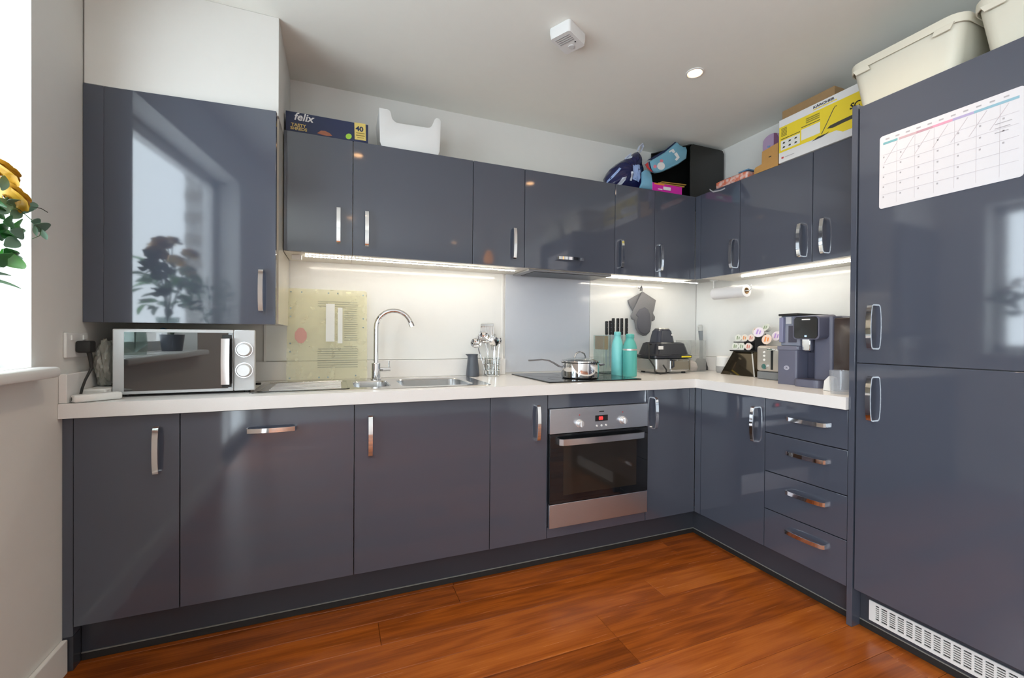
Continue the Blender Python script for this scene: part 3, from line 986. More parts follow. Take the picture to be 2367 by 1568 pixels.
bm.transform(Matrix.Translation((.083, -.572, WT + .0008)) @ Matrix.Rotation(math.radians(38), 4, 'Z') @ Matrix.Translation((-.0655, 0, .013)) @ Matrix.Rotation(PI / 2, 4, 'Y'))
ob('jack', bm, BLACK, t)

# translucent printed board leaning behind the sink
BA, BB, BC_ = hy(665, 668, -.035), hy(848, 672, -.035), hy(848, 878, -.088)
bw_ = BB.x - BA.x
zb = WT + .0035
upv = Vector((0, .055, 1.392 - zb)); hgt = upv.length; upv.normalize()
Ob = Vector((BA.x, -.090, zb))
rv = Vector((1, 0, 0)); nv = rv.cross(upv)
t = thing('glass_board', 'pale yellow translucent board with faint print leaning behind the sink', 'board', Ob)
def bpnt(u, v, n=0): return Ob + rv * u + upv * v + nv * n
bm = prism(bm_new(), [bpnt(bw_ / 2 + x, hgt / 2 + y_) for x, y_ in rrect(0, 0, bw_, hgt, .012)], nv * .004)
ob('sheet', bm, thin_glass('yellow_acrylic', (.985, .98, .90), film=(.95, .93, .76), filmfac=.26, fnoise=.04), t)
GP = mat('faint_grey_print', (.26, .28, .24), .6); WPm = mat('faint_white_print', (.80, .83, .82), .5); RP = mat('faint_red_print', (.66, .36, .32), .6); DT = mat('blue_dot', (.25, .35, .42), .5)
def bmark(name, u0, v0, u1, v1, m):
    return ob(name, prism(bm_new(), [bpnt(u0, v0, .0042), bpnt(u1, v0, .0042), bpnt(u1, v1, .0042), bpnt(u0, v1, .0042)], nv * .0003), m, t)
bmark('print_panel', bw_ * .47, hgt * .42, bw_ * .58, hgt * .84, WPm)
bmark('print_panel', bw_ * .62, hgt * .40, bw_ * .68, hgt * .80, WPm)
bm = bm_new()
for i in range(30):
    v = hgt * (.86 - i * .025)
    if .36 < v / hgt < .42: continue
    a, b = (.37, .88) if (v / hgt > .8 or v / hgt < .36) else (.70, .88)
    prism(bm, [bpnt(bw_ * a, v, .0042), bpnt(bw_ * (b - random.uniform(0, .06)), v, .0042), bpnt(bw_ * b, v + .003, .0042), bpnt(bw_ * a, v + .003, .0042)], nv * .0002)
ob('print_lines', bm, GP, t)['kind'] = 'stuff'
pts = []
for i in range(40):
    a = 2 * PI * i / 40
    r_ = .030 * (1 + .10 * math.cos(4 * a))
    pts.append(bpnt(bw_ * .165 + r_ * .85 * math.copysign(abs(math.cos(a)) ** .6, math.cos(a)), hgt * .485 + r_ * 1.2 * math.copysign(abs(math.sin(a)) ** .6, math.sin(a)), .0042))
ob('red_emblem', prism(bm_new(), pts, nv * .0003), RP, t)
for (u, v) in ((.04, .96), (.17, .96), (.5, .96), (.62, .96), (.95, .95), (.04, .78), (.04, .69), (.04, .40), (.04, .31), (.04, .03), (.39, .03), (.5, .03), (.85, .04), (.95, .68), (.95, .58)):
    bm = lathe(bm_new(), [(0, .0045), (.004, .0045), (.004, .0042)], 10)
    bm.transform(Matrix.Translation(bpnt(bw_ * u, hgt * v)) @ Matrix((rv, upv, nv)).transposed().to_4x4())
    ob('dot', bm, DT, t)

# paper roll on its hanger below the right wall cabinet
rx, rz = 3.20, 1.445
t = thing('paper_roll', 'white kitchen paper roll under the right wall cabinets', 'paper roll', (rx, -.46, rz))
bm = bm_new()
lathe(bm, [(.020, 0), (.038, 0), (.038, .245), (.020, .245), (.020, 0)], 36)
bm.transform(Matrix.Translation((rx, -.335, rz)) @ Matrix.Rotation(PI / 2, 4, 'X'))
ob('paper', bm, mat('tissue', (.80, .79, .80), .9, bump=.1), t)
bm = lathe(bm_new(), [(.0165, -.001), (.0198, -.001), (.0198, .246), (.0165, .246), (.0165, -.001)], 24)
bm.transform(Matrix.Translation((rx, -.335, rz)) @ Matrix.Rotation(PI / 2, 4, 'X'))
ob('core', bm, CARD, t)
t = thing('paper_roll_holder', 'white wire holder carrying the paper roll', 'holder', (rx, -.46, 1.5))
bm = bm_new()
tube(bm, [(rx, -.326, U0 - .001), (rx, -.326, rz), (rx, -.60, rz), (rx, -.615, rz + .01), (rx - .01, -.62, rz + .03)], .0035, 8)
ob('rod', bm, WPLAS, t)
ob('clip', box(rx - .02, rx + .02, -.345, -.310, U0 - .006, U0 - .0006, .001, 1), WPLAS, t)

# ================================================================== small things on the worktop
SLATE = mat('slate_ceramic', (.075, .085, .105), .35)
t = thing('jug', 'dark slate jug with small spout beside the sink', 'jug', (1.605, -.095, WT))
cx, cy = 1.598, -.085
bm = lathe(bm_new(), [(0, WT + .0006), (.036, WT + .0006), (.039, WT + .004), (.0385, WT + .02), (.030, WT + .105), (.029, WT + .118), (.031, WT + .130), (.027, WT + .130), (.026, WT + .118), (.034, WT + .02), (0, WT + .012)], 32, (cx, cy))
for v in bm.verts:
    if v.co.z > WT + .115 and v.co.x < cx - .02:
        v.co.x -= .014 * (v.co.z - WT - .115) / .015 * max(0, 1 - abs(v.co.y - cy) / .02)
ob('body', bm, SLATE, t)

# wire utensil pot and its utensils
ux, uy = 1.718, -.080
t = thing('utensil_pot', 'glass and wire utensil pot next to the dark jug', 'utensil pot', (ux, uy, WT))
ob('glass_cup', lathe(bm_new(), [(0, WT + .0006), (.048, WT + .0006), (.048, WT + .004), (.045, WT + .11), (.043, WT + .11), (.0455, WT + .006), (0, WT + .006)], 32, (ux, uy)), GLASS, t)
bm = bm_new()
for zz in (.006, .035, .068, .098):
    pts = [(ux + .050 * math.cos(2 * PI * i / 28), uy + .050 * math.sin(2 * PI * i / 28), WT + zz) for i in range(29)]
    tube(bm, pts, .0018, 6, False)
ob('wire_rings', bm, CHROME, t)
for i in range(10):
    a = 2 * PI * i / 10
    bm = tube(bm_new(), [(ux + .050 * math.cos(a), uy + .050 * math.sin(a), WT + .004), (ux + .050 * math.cos(a), uy + .050 * math.sin(a), WT + .112)], .0016, 6)
    ob('upright_wire', bm, CHROME, t)


def utensil(name, label, base, tip, head, rad=.003):
    base, tip = Vector(base), Vector(tip)
    t = thing(name, label, 'utensil', base, group='utensils standing in the wire pot')
    d = (tip - base).normalized()
    bm = tube(bm_new(), [base, base.lerp(tip, .5), tip], [rad * 1.5, rad, rad], 8)
    ob('handle', bm, CHROME, t)
    bm = bm_new()
    zax = d
    xax = Vector((0, -1, 0)); xax = (xax - zax * xax.dot(zax)).normalized()   # faces the viewer
    yax = zax.cross(xax)
    M4 = Matrix((yax, xax, zax)).transposed().to_4x4(); M4.translation = tip
    hb = head()
    hb.transform(M4)
    ob('head', hb, CHROME, t)
    return t


def ladle_head(r=.036):
    def f():
        bm = bm_new()
        lathe(bm, [(0, -r * .62), (r * .5, -r * .52), (r * .85, -r * .25), (r, 0), (r * .94, 0), (r * .8, -r * .2), (r * .45, -r * .45), (0, -r * .54)], 24)
        bm.transform(Matrix.Translation((0, -.012, r * .8)) @ Matrix.Rotation(math.radians(-55), 4, 'X'))
        return bm
    return f


def slotted_head():
    bm = bm_new()
    n = 7
    strap(bm, [(-.036, 0, .0), (-.040, .004, .045), (-.037, .010, .075)], (1, 0, 0), .006, .002)
    strap(bm, [(.036, 0, .0), (.040, .004, .045), (.037, .010, .075)], (1, 0, 0), .006, .002)
    for i in range(n):
        x = -.027 + .054 * i / (n - 1)
        strap(bm, [(x * .9, 0, .0), (x, .004, .045), (x, .010, .075)], (1, 0, 0), .0060, .002)
    bx(bm, -.041, .041, .006, .014, .070, .084, .002, 1)
    bx(bm, -.038, .038, -.002, .002, -.006, .004, .001, 1)
    return bm


def skimmer_head(r=.034):
    def f():
        bm = bm_new()
        lathe(bm, [(0, -.006), (r * .6, -.004), (r, .002), (r, .004), (r * .6, -.002), (0, -.004)], 24)
        bm.transform(Matrix.Translation((0, 0, r * .9)) @ Matrix.Rotation(math.radians(70), 4, 'X'))
        return bm
    return f


def whisk_head():
    bm = bm_new()
    for k in range(4):
        a = PI * k / 4
        pts = []
        for i in range(13):
            s = i / 12 * 2 - 1
            r_ = .026 * math.sin(PI * (i / 12)) if True else 0
            zz = .10 * (1 - abs(s) ** 2.2)
            xx = .027 * s * (1 - .35 * abs(s) ** 3)
            pts.append((xx * math.cos(a), xx * math.sin(a), zz))
        tube(bm, pts, .0009, 5, False)
    return bm


def spoon_head(r=.026):
    def f():
        bm = bm_new()
        lathe(bm, [(0, -.008), (r * .5, -.006), (r, 0), (r * .5, -.004), (0, -.006)], 24)
        for v in bm.verts: v.co.y *= 1.45
        bm.transform(Matrix.Translation((0, 0, r * 1.3)) @ Matrix.Rotation(math.radians(75), 4, 'X'))
        return bm
    return f


zb_ = WT + .008
utensil('slotted_turner', 'tall slotted steel turner, highest of the utensils', (ux - .006, uy + .030, zb_), (ux - .016, uy + .040, WT + .225), slotted_head)
utensil('soup_ladle', 'steel soup ladle leaning left in the utensil pot', (ux - .008, uy - .010, zb_), (ux - .050, uy - .030, WT + .195), ladle_head(.038))
utensil('small_ladle', 'small cream-lined ladle leaning furthest left in the utensil pot', (ux - .034, uy + .002, zb_), (ux - .088, uy - .005, WT + .168), ladle_head(.033))
utensil('skimmer', 'round steel skimmer between the ladle and the slotted turner', (ux + .014, uy - .030, zb_), (ux + .006, uy - .028, WT + .175), skimmer_head(.030))
utensil('whisk', 'thin wire whisk standing right of the ladles', (ux + .016, uy + .022, zb_), (ux + .022, uy + .025, WT + .150), whisk_head, .0035)
utensil('serving_spoon', 'narrow steel spatula leaning right in the utensil pot', (ux + .030, uy - .008, zb_), (ux + .050, uy + .01, WT + .19), spoon_head(.014))

# knife block
kx0, kx1, ky0, ky1 = 2.400, 2.575, -.235, -.115
t = thing('knife_block', 'clear knife block with wooden band behind the teal bottles', 'knife block', (2.44, -.18, WT))
bm = bm_new()
bx(bm, kx0, kx1 + .05, ky0, ky0 + .006, WT + .0006, 1.165); bx(bm, kx0, kx1 + .05, ky1 - .006, ky1, WT + .0006, 1.165)
bx(bm, kx0, kx0 + .006, ky0 + .0062, ky1 - .0062, WT + .0006, 1.165); bx(bm, kx1 + .044, kx1 + .05, ky0 + .0062, ky1 - .0062, WT + .0006, 1.165)
ob('clear_case', bm, thin_glass('tinted_acrylic', (.92, .96, .95), film=(.60, .70, .68), filmfac=.12), t)
ob('wooden_band', box(kx0 + .007, kx0 + .035, ky0 + .008, ky1 - .008, 1.075, 1.160), mat('beech', (.42, .22, .09), .5, noise_amt=.2, stretch=(1, 1, 8)), t)
ob('base', box(kx0 + .007, kx1 + .043, ky0 + .0065, ky1 - .0065, WT + .0008, WT + .012), BLACK, t)
KL = ('black-handled knife, leftmost and shortest in the clear knife block', 'black-handled knife second from the left in the knife block', 'black-handled knife third from the left in the knife block', 'black-handled knife third from the right in the knife block', 'black-handled knife second from the right in the knife block', 'black-handled knife, rightmost in the clear knife block')
for i, (ku, top) in enumerate(((1402, 1.255), (1410.5, 1.258), (1417.5, 1.275), (1428, 1.275), (1437, 1.276), (1448, 1.276))):
    dx = hy(ku, 755, -.18).x - kx0
    kt = thing('knife', KL[i], 'knife', (kx0 + dx, -.18, WT + .02), group='kitchen knives in the knife block')
    yy = -.18
    hb_ = bx(bm_new(), kx0 + dx - .0065, kx0 + dx + .0065, yy - .011, yy + .011, 1.168, top, .004, 2)
    h_ = ob('handle', hb_, BLACK, kt)
    for zz in (1.19, 1.215, 1.24):
        bm = lathe(bm_new(), [(0, .0), (.0025, .0), (.0025, .0008), (0, .0008)], 8)
        bm.transform(Matrix.Translation((kx0 + dx, yy - .0110, zz)) @ Matrix.Rotation(PI / 2, 4, 'X'))
        ob('rivet', bm, CHROME, h_)
    ob('blade', prism(bm_new(), [(kx0 + dx - .001, yy - .012, 1.168), (kx0 + dx - .001, yy + .012, 1.168), (kx0 + dx - .001, yy + .010, 1.0), (kx0 + dx - .001, yy - .006, .95)], (.002, 0, 0)), STEEL, kt)

# two teal bottles
def bottle(label, cx, cy, r, h, m, band=None):
    t = thing('drinking_bottle', label, 'bottle', (cx, cy, WT), group=None)
    z = WT + .0006
    nk = r * .55
    ob('body', lathe(bm_new(), [(0, z), (r * .92, z), (r, z + .006), (r, z + h * .62), (r * .96, z + h * .70), (r * .80, z + h * .79), (nk * 1.1, z + h * .85), (nk, z + h * .88), (nk, z + h * .905), (0, z + h * .905)], 32, (cx, cy)), m, t, 0.8)
    ob('cap', lathe(bm_new(), [(0, z + h * .9055), (nk * 1.05, z + h * .9055), (nk * 1.1, z + h * .915), (nk * 1.08, z + h * .985), (nk * .8, z + h), (0, z + h)], 28, (cx, cy)), m, t, 0.8)
    if band:
        ob('band', lathe(bm_new(), [(r + .0002, z + band), (r + .0012, z + band + .001), (r + .0012, z + band + .009), (r + .0002, z + band + .010)], 32, (cx, cy)), mat('rose_silver', (.75, .62, .58), .3, .7), t)
    return t


bottle('light mint green drinking bottle beside the knife block', hy(1427, 815, -.300).x, -.300, .035, .268, mat('mint_gloss', (.20, .62, .62), .35))
bottle('darker teal drinking bottle with silver band beside the mint bottle', hy(1456, 815, -.368).x, -.368, .0415, .255, mat('teal_matt', (.09, .42, .38), .5), .155)

# oven mitts hanging on a hook
hk = thing('wall_hook', 'small hook on the splashback above the oven mitts', 'hook', (2.845, -.006, 1.51))
bm = tube(bm_new(), [(2.841, -.0062, 1.505), (2.841, -.024, 1.505), (2.841, -.034, 1.512), (2.841, -.036, 1.522)], .003, 8)
ob('peg', bm, CHROME, hk)
ob('back_plate', lathe(bm_new(), [(0, 0), (.010, 0), (.010, .003), (0, .003)], 16).__class__ and (lambda b: (b.transform(Matrix.Translation((2.841, -.0062, 1.505)) @ Matrix.Rotation(PI / 2, 4, 'X')), b)[1])(lathe(bm_new(), [(0, 0), (.010, 0), (.010, .0025), (0, .0025)], 16)), CHROME, hk)


def inflate(outline, y, th, m, name, parent, label=None, inset=.018):
    """padded flat shape from an x,z outline, facing -y"""
    c = Vector((sum(p[0] for p in outline) / len(outline), sum(p[1] for p in outline) / len(outline)))
    loops = []
    for s, dy in ((0.90, 0.0), (0.985, -.25), (1.0, -.5), (0.985, -.75), (0.90, -1.0)):
        loops.append([(c.x + (p[0] - c.x) * s, y + dy * th, c.y + (p[1] - c.y) * s) for p in outline])
    bm = loft(bm_new(), loops, True, True)
    return ob(name, bm, m, parent, 1.0, label)


MITT = mat('grey_knit', (.23, .225, .235), .9, noise_amt=.25, noise_scale=260, bump=.35, bump_scale=420)
MITTP = mat('grey_silicone', (.115, .115, .135), .6, bump=.2, bump_scale=500)


def mitt(label, pix, y, palm=None, mir=False):
    t = thing('oven_mitt', label, 'oven mitt', (2.845, y, 1.48))
    out = [(hy(u, v, y).x, hy(u, v, y).z) for u, v in pix]
    b_ = inflate(out, y, .016, MITT, 'mitt', t)
    if palm:
        po = [(hy(u, v, y).x, hy(u, v, y).z) for u, v in palm]
        inflate(po, y - .0163, .005, MITTP, 'palm_patch', t, 'darker rounded palm patch')
    return t


rear = [(1482, 676), (1449, 695), (1452, 707), (1461, 722), (1480, 735), (1500, 728), (1506, 733), (1512, 741), (1511, 736), (1508, 724), (1500, 700)]
mitt('grey oven mitt hanging behind the front mitt, cuff turned left', [(1481, 676), (1449, 695), (1453, 707), (1461, 720), (1474, 738), (1500, 742), (1507, 743), (1511, 740), (1512, 733), (1508, 727), (1503, 705)], -.012)
tm = mitt('grey oven mitt with darker rounded palm hanging in front', [(1483, 674), (1514, 694), (1510, 715), (1505, 730), (1503, 752), (1500, 768), (1492, 776), (1484, 777), (1474, 771), (1468, 760), (1466, 748), (1464, 740), (1458, 738), (1456, 731), (1460, 722), (1466, 708)], -.033,
          [(1486, 711), (1494, 716), (1499, 728), (1499, 745), (1500, 760), (1495, 770), (1486, 774), (1477, 770), (1470, 759), (1468, 745), (1471, 733), (1466, 728), (1473, 716)])
bm = strap(bm_new(), [(2.833, -.030, 1.478), (2.835, -.032, 1.495), (2.841, -.034, 1.516), (2.847, -.032, 1.495), (2.848, -.030, 1.478)], (0, 1, 0), .008, .002)
ob('loop', bm, MITT, tm)

# table grill
gx0, gx1, gy0, gy1 = 2.735, 3.045, -.305, -.10
t = thing('contact_grill', 'black and silver table grill with viewing window and domed lid', 'grill', (2.89, -.2, WT))
GS = mat('grill_silver', (.45, .45, .44), .3, .7)
GB = mat('grill_black', (.020, .022, .030), .25)
for fx in (gx0 + .05, gx1 - .05):
    ob('foot', lathe(bm_new(), [(0, WT + .0006), (.014, WT + .0006), (.012, WT + .012), (0, WT + .012)], 14, (fx, gy0 + .03)), RUBBER, t)
    ob('foot', lathe(bm_new(), [(0, WT + .0006), (.014, WT + .0006), (.012, WT + .012), (0, WT + .012)], 14, (fx, gy1 - .03)), RUBBER, t)
def lay(cx, cy, w, h, r, z): return [(x, y, z) for x, y in rrect(cx, cy, w, h, r)]
gcx, gcy, gw, gd = (gx0 + gx1) / 2, (gy0 + gy1) / 2, gx1 - gx0, gy1 - gy0
ob('base', loft(bm_new(), [lay(gcx, gcy, gw - .03, gd - .02, .03, WT + .0122), lay(gcx, gcy, gw - .012, gd, .03, WT + .03), lay(gcx, gcy, gw - .012, gd, .03, WT + .095), lay(gcx, gcy, gw - .04, gd - .03, .03, WT + .100)], True, True), GS, t)
ob('window', box(gcx - .02, gx1 - .035, gy0 - .0025, gy0 + .003, WT + .026, WT + .082, .002, 2), mat('grill_glass', (.22, .20, .16), .05), t)
ob('window_frame', (lambda b: (bx(b, gcx - .03, gx1 - .024, gy0 - .0045, gy0 - .0005, WT + .083, WT + .092, .001, 1), bx(b, gcx - .03, gx1 - .024, gy0 - .0045, gy0 - .0005, WT + .016, WT + .025, .001, 1), bx(b, gcx - .03, gcx - .021, gy0 - .0045, gy0 - .0005, WT + .025, WT + .083), bx(b, gx1 - .034, gx1 - .024, gy0 - .0045, gy0 - .0005, WT + .025, WT + .083), b)[-1])(bm_new()), CHROME, t)
ob('lid', loft(bm_new(), [lay(gcx, gcy, gw + .012, gd + .01, .03, WT + .101), lay(gcx, gcy, gw + .014, gd + .012, .03, WT + .118), lay(gcx, gcy, gw - .03, gd - .01, .03, WT + .125), lay(gcx, gcy, gw - .075, gd - .04, .03, WT + .195), lay(gcx, gcy, gw - .11, gd - .06, .03, WT + .203)], True, True), GB, t)
ob('yellow_stripe', box(gcx + .055, gx1 - .02, gy0 - .0085, gy0 - .0062, WT + .106, WT + .1145), mat('yellow_print', (.75, .62, .02), .5), t)
ob('silver_label', box(gx0 + .032, gx0 + .070, gy0 + .0045, gy0 + .007, WT + .158, WT + .180), WPLAS, t)
ob('tower', loft(bm_new(), [lay(gcx - .005, gcy + .01, .145, .11, .03, WT + .2035), lay(gcx - .005, gcy + .01, .135, .10, .03, WT + .235), lay(gcx - .003, gcy + .012, .115, .085, .028, WT + .278), lay(gcx - .003, gcy + .012, .095, .065, .025, WT + .290)], True, True), mat('grill_dome', (.035, .040, .058), .2), t)
ob('tower_cap', loft(bm_new(), [lay(gcx - .003, gcy + .012, .100, .07, .025, WT + .2902), lay(gcx - .003, gcy + .012, .085, .055, .02, WT + .298)], True, True), GS, t)
ob('front_badge', box(gcx + .028, gcy and gcx + .050, gcy - .046, gcy - .0425, WT + .247, WT + .257), WPLAS, t)
bm = tube(bm_new(), [(gcx - .03, gy0 - .001, WT + .09), (gcx - .032, gy0 - .03, WT + .085), (gcx - .032, gy0 - .03, WT + .05), (gcx - .02, gy0 - .004, WT + .04)], .006, 10)
ob('lid_handle', bm, GB, t)
bm = tube(bm_new(), [(gx0 + .02, gy0 + .06, WT + .19), (gx0 - .01, gy0 + .05, WT + .195), (gx0 - .022, gy0 + .03, WT + .16), (gx0 - .030, gy0 + .02, WT + .10), (gx0 - .02, gy0 - .02, WT + .05), (gx0 - .025, gy0 - .03, WT + .02), (gx0 + .01, gy0 - .04, WT + .008), (gx0 + .06, gy0 - .035, WT + .010), (gx0 + .07, gy0 - .025, WT + .03), (gx0 + .05, gy0 - .018, WT + .06)], .005, 8)
ob('power_cord', bm, RUBBER, t)

# clear box and hand brush in the corner
bm = bm_new()
cx0, cx1, cy0, cy1 = 3.100, 3.235, -.235, -.09
for a in ((cx0, cx1, cy0, cy0 + .003), (cx0, cx1, cy1 - .003, cy1), (cx0, cx0 + .003, cy0 + .003, cy1 - .003), (cx1 - .003, cx1, cy0 + .003, cy1 - .003)):
    bx(bm, *a, WT + .0006, 1.135)
bx(bm, cx0 + .003, cx1 - .003, cy0 + .003, cy1 - .003, WT + .0006, WT + .005)
t = thing('clear_box', 'tall clear plastic container between the grill and the corner', 'container', (3.17, -.16, WT))
ob('container', bm, ACRY, t)
ob('contents', lathe(bm_new(), [(0, WT + .006), (.045, WT + .006), (.05, WT + .03), (.04, WT + .06), (.015, WT + .075), (0, WT + .075)], 20, (3.165, -.16)), mat('pale_pink_sweets', (.72, .60, .55), .6, noise_amt=.3, noise_scale=60), t)
t = thing('hand_vacuum', 'upright grey hand vacuum with dark flared foot in the corner', 'hand vacuum', (3.315, -.115, WT))
bm = bm_new()
prism(bm, [(3.262, -.15, WT + .0008), (3.345, -.15, WT + .0008), (3.345, -.15, WT + .02), (3.318, -.15, WT + .085), (3.292, -.15, WT + .085), (3.262, -.15, WT + .035)], (0, .06, 0), .004)
ob('foot', bm, mat('dark_grey_plastic', (.045, .045, .048), .5), t)
bm = tube(bm_new(), [(3.305, -.12, WT + .084), (3.308, -.12, WT + .15), (3.305, -.12, WT + .22), (3.298, -.12, WT + .285)], [.013, .012, .013, .016], 14)
ob('stem', bm, mat('mid_grey_plastic', (.22, .24, .26), .4), t)
bm = tube(bm_new(), [(3.298, -.12, WT + .286), (3.296, -.12, WT + .315), (3.294, -.12, WT + .325)], [.018, .019, .014], 14)
ob('top_grip', bm, mat('pale_grey_plastic', (.55, .56, .54), .4), t)

# right worktop: canister, pod stand, toaster, coffee machine, glasses
t = thing('canister', 'small white canister with grey base in the corner left of the pod stand', 'canister', (3.27, -.335, WT))
ob('base', lathe(bm_new(), [(0, WT + .0006), (.044, WT + .0006), (.050, WT + .012), (.050, WT + .045), (0, WT + .045)], 28, (3.285, -.340)), mat('warm_grey', (.36, .36, .36), .5), t)
ob('top', lathe(bm_new(), [(0, WT + .0452), (.049, WT + .0452), (.049, WT + .105), (.044, WT + .112), (0, WT + .112)], 28, (3.285, -.340)), WPLAS, t)

sx0 = 3.19
t = thing('pod_stand', 'dark mirrored wedge stand holding rows of coffee pods', 'pod stand', (sx0, -.53, WT))
a0, a1, b0, b1 = -.400, -.655, -.462, -.605
bm = bm_new()
v = [(sx0, a0, WT + .0006), (sx0, a1, WT + .0006), (sx0 + .04, b1, WT + .150), (sx0 + .04, b0, WT + .150)]
vb = [(W - .035, a0, WT + .0006), (W - .035, a1, WT + .0006), (W - .05, b1, WT + .150), (W - .05, b0, WT + .150)]
loft(bm, [v, vb], True, True)
ob('wedge', bm, mat('bronze_mirror', (.16, .13, .09), .06, .9), t)
ob('chrome_edge', strap(bm_new(), [(sx0 - .001, a1 + .006, WT + .002), (sx0 + .0385, b1 + .006, WT + .150)], (0, 1, 0), .008, .003), CHROME, t)
ob('tray', box(sx0 + .012, W - .05, b1 - .004, b0 + .004, WT + .1505, WT + .158), BLACK, t)
ob('upper_tray', box(sx0 + .045, W - .05, b1 - .004, b0 + .004, WT + .206, WT + .211), BLACK, t)
ob('back', box(W - .049, W - .040, b1, b0, WT + .158, WT + .24), BLACK, t)
PODL = [mat('pod_lid_green', (.70, .72, .67), .45), mat('pod_lid_cream', (.74, .70, .64), .45), mat('pod_lid_rose', (.74, .66, .62), .45), mat('pod_lid_lilac', (.72, .67, .76), .45), mat('pod_lid_orange', (.76, .62, .54), .45)]
PODP = [mat('print_green', (.25, .33, .20), .6), mat('print_orange', (.70, .30, .12), .6), mat('print_red', (.60, .20, .15), .6), mat('print_violet', (.40, .26, .62), .6), mat('print_orange2', (.80, .28, .08), .6)]
PODB = mat('pod_body', (.70, .70, .68), .4)


def pod(label, pos, nrm, r, k):
    nrm = Vector(nrm).normalized()
    t = thing('coffee_pod', label, 'coffee pod', pos, group='coffee pods around the pod stand')
    q = Vector((0, 0, 1)).rotation_difference(nrm).to_matrix().to_4x4()
    Mx = Matrix.Translation(pos) @ q
    bm = lathe(bm_new(), [(0, -r * 1.15), (r * .6, -r * 1.1), (r * .85, -.004), (r * .86, 0)], 20); bm.transform(Mx); ob('cup', bm, PODB, t)
    bm = lathe(bm_new(), [(r * .86, 0), (r, 0), (r, .002), (0, .0025)], 20); bm.transform(Mx); ob('lid', bm, PODL[k], t)
    bm = bm_new()
    bx(bm, -r * .5, r * .5, r * .10, r * .42, .0026, .0030); bx(bm, -r * .38, r * .38, -r * .42, -r * .14, .0026, .0030)
    bm.transform(Mx); ob('lid_print', bm, PODP[k], t)


f = (-1, -.12, .05)
pr = .0225
for i, k in enumerate((0, 0, 2)):
    pod(('green', 'second green', 'rose')[i] + '-lidded coffee pod in the lower row of the pod stand', (sx0 + .028, -.487 - i * .0475, WT + .1825), f, pr, k)
for i, k in enumerate((0, 1, 2)):
    pod(('pale green', 'cream', 'rose')[i] + '-lidded coffee pod in the upper row of the pod stand', (sx0 + .050, -.490 - i * .0465, WT + .2355), f, pr, k)
pod('coffee pod with pale lid balanced above the upper row', (sx0 + .085, -.585, WT + .281), (-1, .1, .3), .024, 1)
pod('green coffee pod, topmost of the loose pods', (sx0 + .09, -.648, WT + .300), (-.9, .1, .5), .026, 0)
pod('lilac coffee pod with large round lid above the toaster', (sx0 - .02, -.690, WT + .270), (-1, -.2, .25), .030, 3)
pod('orange-printed coffee pod resting on the toaster', (sx0 - .02, -.742, WT + .228), (-1, -.1, .2), .029, 4)
pod('lilac coffee pod between the toaster and the coffee machine', (sx0 + .03, -.765, WT + .248), (-1, -.1, .3), .028, 3)
ob('back_pillar', box(sx0 + .045, sx0 + .075, -.668, -.612, WT + .158, WT + .262, .004), BLACK, t)

t = thing('toaster', 'cream and steel toaster with grey base between pods and coffee machine', 'toaster', (3.17, -.80, WT))
tx0, tx1, ty0, ty1 = 3.118, 3.33, -.908, -.715
TM = mat('toaster_cream', (.50, .47, .43), .3, .5)
ob('base', box(tx0 + .006, tx1, ty0, ty1, WT + .0006, WT + .045, .008), mat('toaster_grey', (.20, .21, .22), .5), t)
bd = ob('body', box(tx0, tx1, ty0, ty1, WT + .0452, WT + .192, .016, 4), TM, t)
ob('lever_slot', box(tx0 - .0012, tx0 - .0001, -.822, -.808, WT + .058, WT + .178), BLACK, bd)
ob('lever', box(tx0 - .020, tx0 - .0013, -.833, -.797, WT + .166, WT + .178, .003), CHROME, bd)
bm = lathe(bm_new(), [(0, 0), (.016, 0), (.014, .014), (0, .014)], 20); bm.transform(Matrix.Translation((tx0 - .0002, -.775, WT + .075)) @ Matrix.Rotation(-PI / 2, 4, 'Y')); ob('knob', bm, CHROME, bd)
for zz in (.112, .135, .155):
    bm = lathe(bm_new(), [(0, 0), (.007, 0), (.006, .004), (0, .004)], 14); bm.transform(Matrix.Translation((tx0 - .0002, -.768, WT + zz)) @ Matrix.Rotation(-PI / 2, 4, 'Y')); ob('button', bm, WPLAS, bd)
for yy in (-.775, -.845):
    ob('bread_slot', box(tx0 + .03, tx1 - .03, yy - .014, yy + .014, WT + .1915, WT + .1926), BLACK, bd)

# coffee machine
CP = mat('coffee_slate', (.115, .120, .175), .35)
CPD = mat('coffee_dark', (.055, .055, .085), .3)
t = thing('coffee_machine', 'slate blue capsule coffee machine with black touch head', 'coffee machine', (3.05, -1.06, WT))
mx = 2.985
ob('left_column', loft(bm_new(), [[(x, y, z) for x, y in rrect(mx + .13, -.993, .25, .105, .012)] for z in (WT + .0006, WT + .175)], True, True), CP, t)
ob('left_ledge', box(mx + .004, mx + .25, -1.046, -.940, WT + .1752, WT + .197, .004), mat('coffee_ledge', (.155, .16, .22), .3), t)
bm = bm_new()
bx(bm, mx + .03, mx + .25, -1.044, -.942, WT + .1975, WT + .350, .003)
ob('milk_tower', bm, mat('coffee_mid', (.24, .26, .33), .3), t)
ob('tower_rail', box(mx + .012, mx + .0298, -.966, -.944, WT + .215, WT + .343, .003), mat('coffee_violet', (.20, .21, .33), .3), t)
ob('tower_top', box(mx + .008, mx + .25, -1.044, -.942, WT + .3505, WT + .362, .003), BLACK, t)
ob('tower_panel', box(mx + .0265, mx + .0298, -1.000, -.970, WT + .310, WT + .345), mat('coffee_white', (.62, .62, .64), .4), t)
ob('spout_window', box(mx + .0265, mx + .0298, -1.026, -.985, WT + .215, WT + .300), CPD, t)
ob('back_body', box(mx + .10, mx + .27, -1.198, -1.0465, WT + .0165, WT + .345, .012, 3), CP, t)
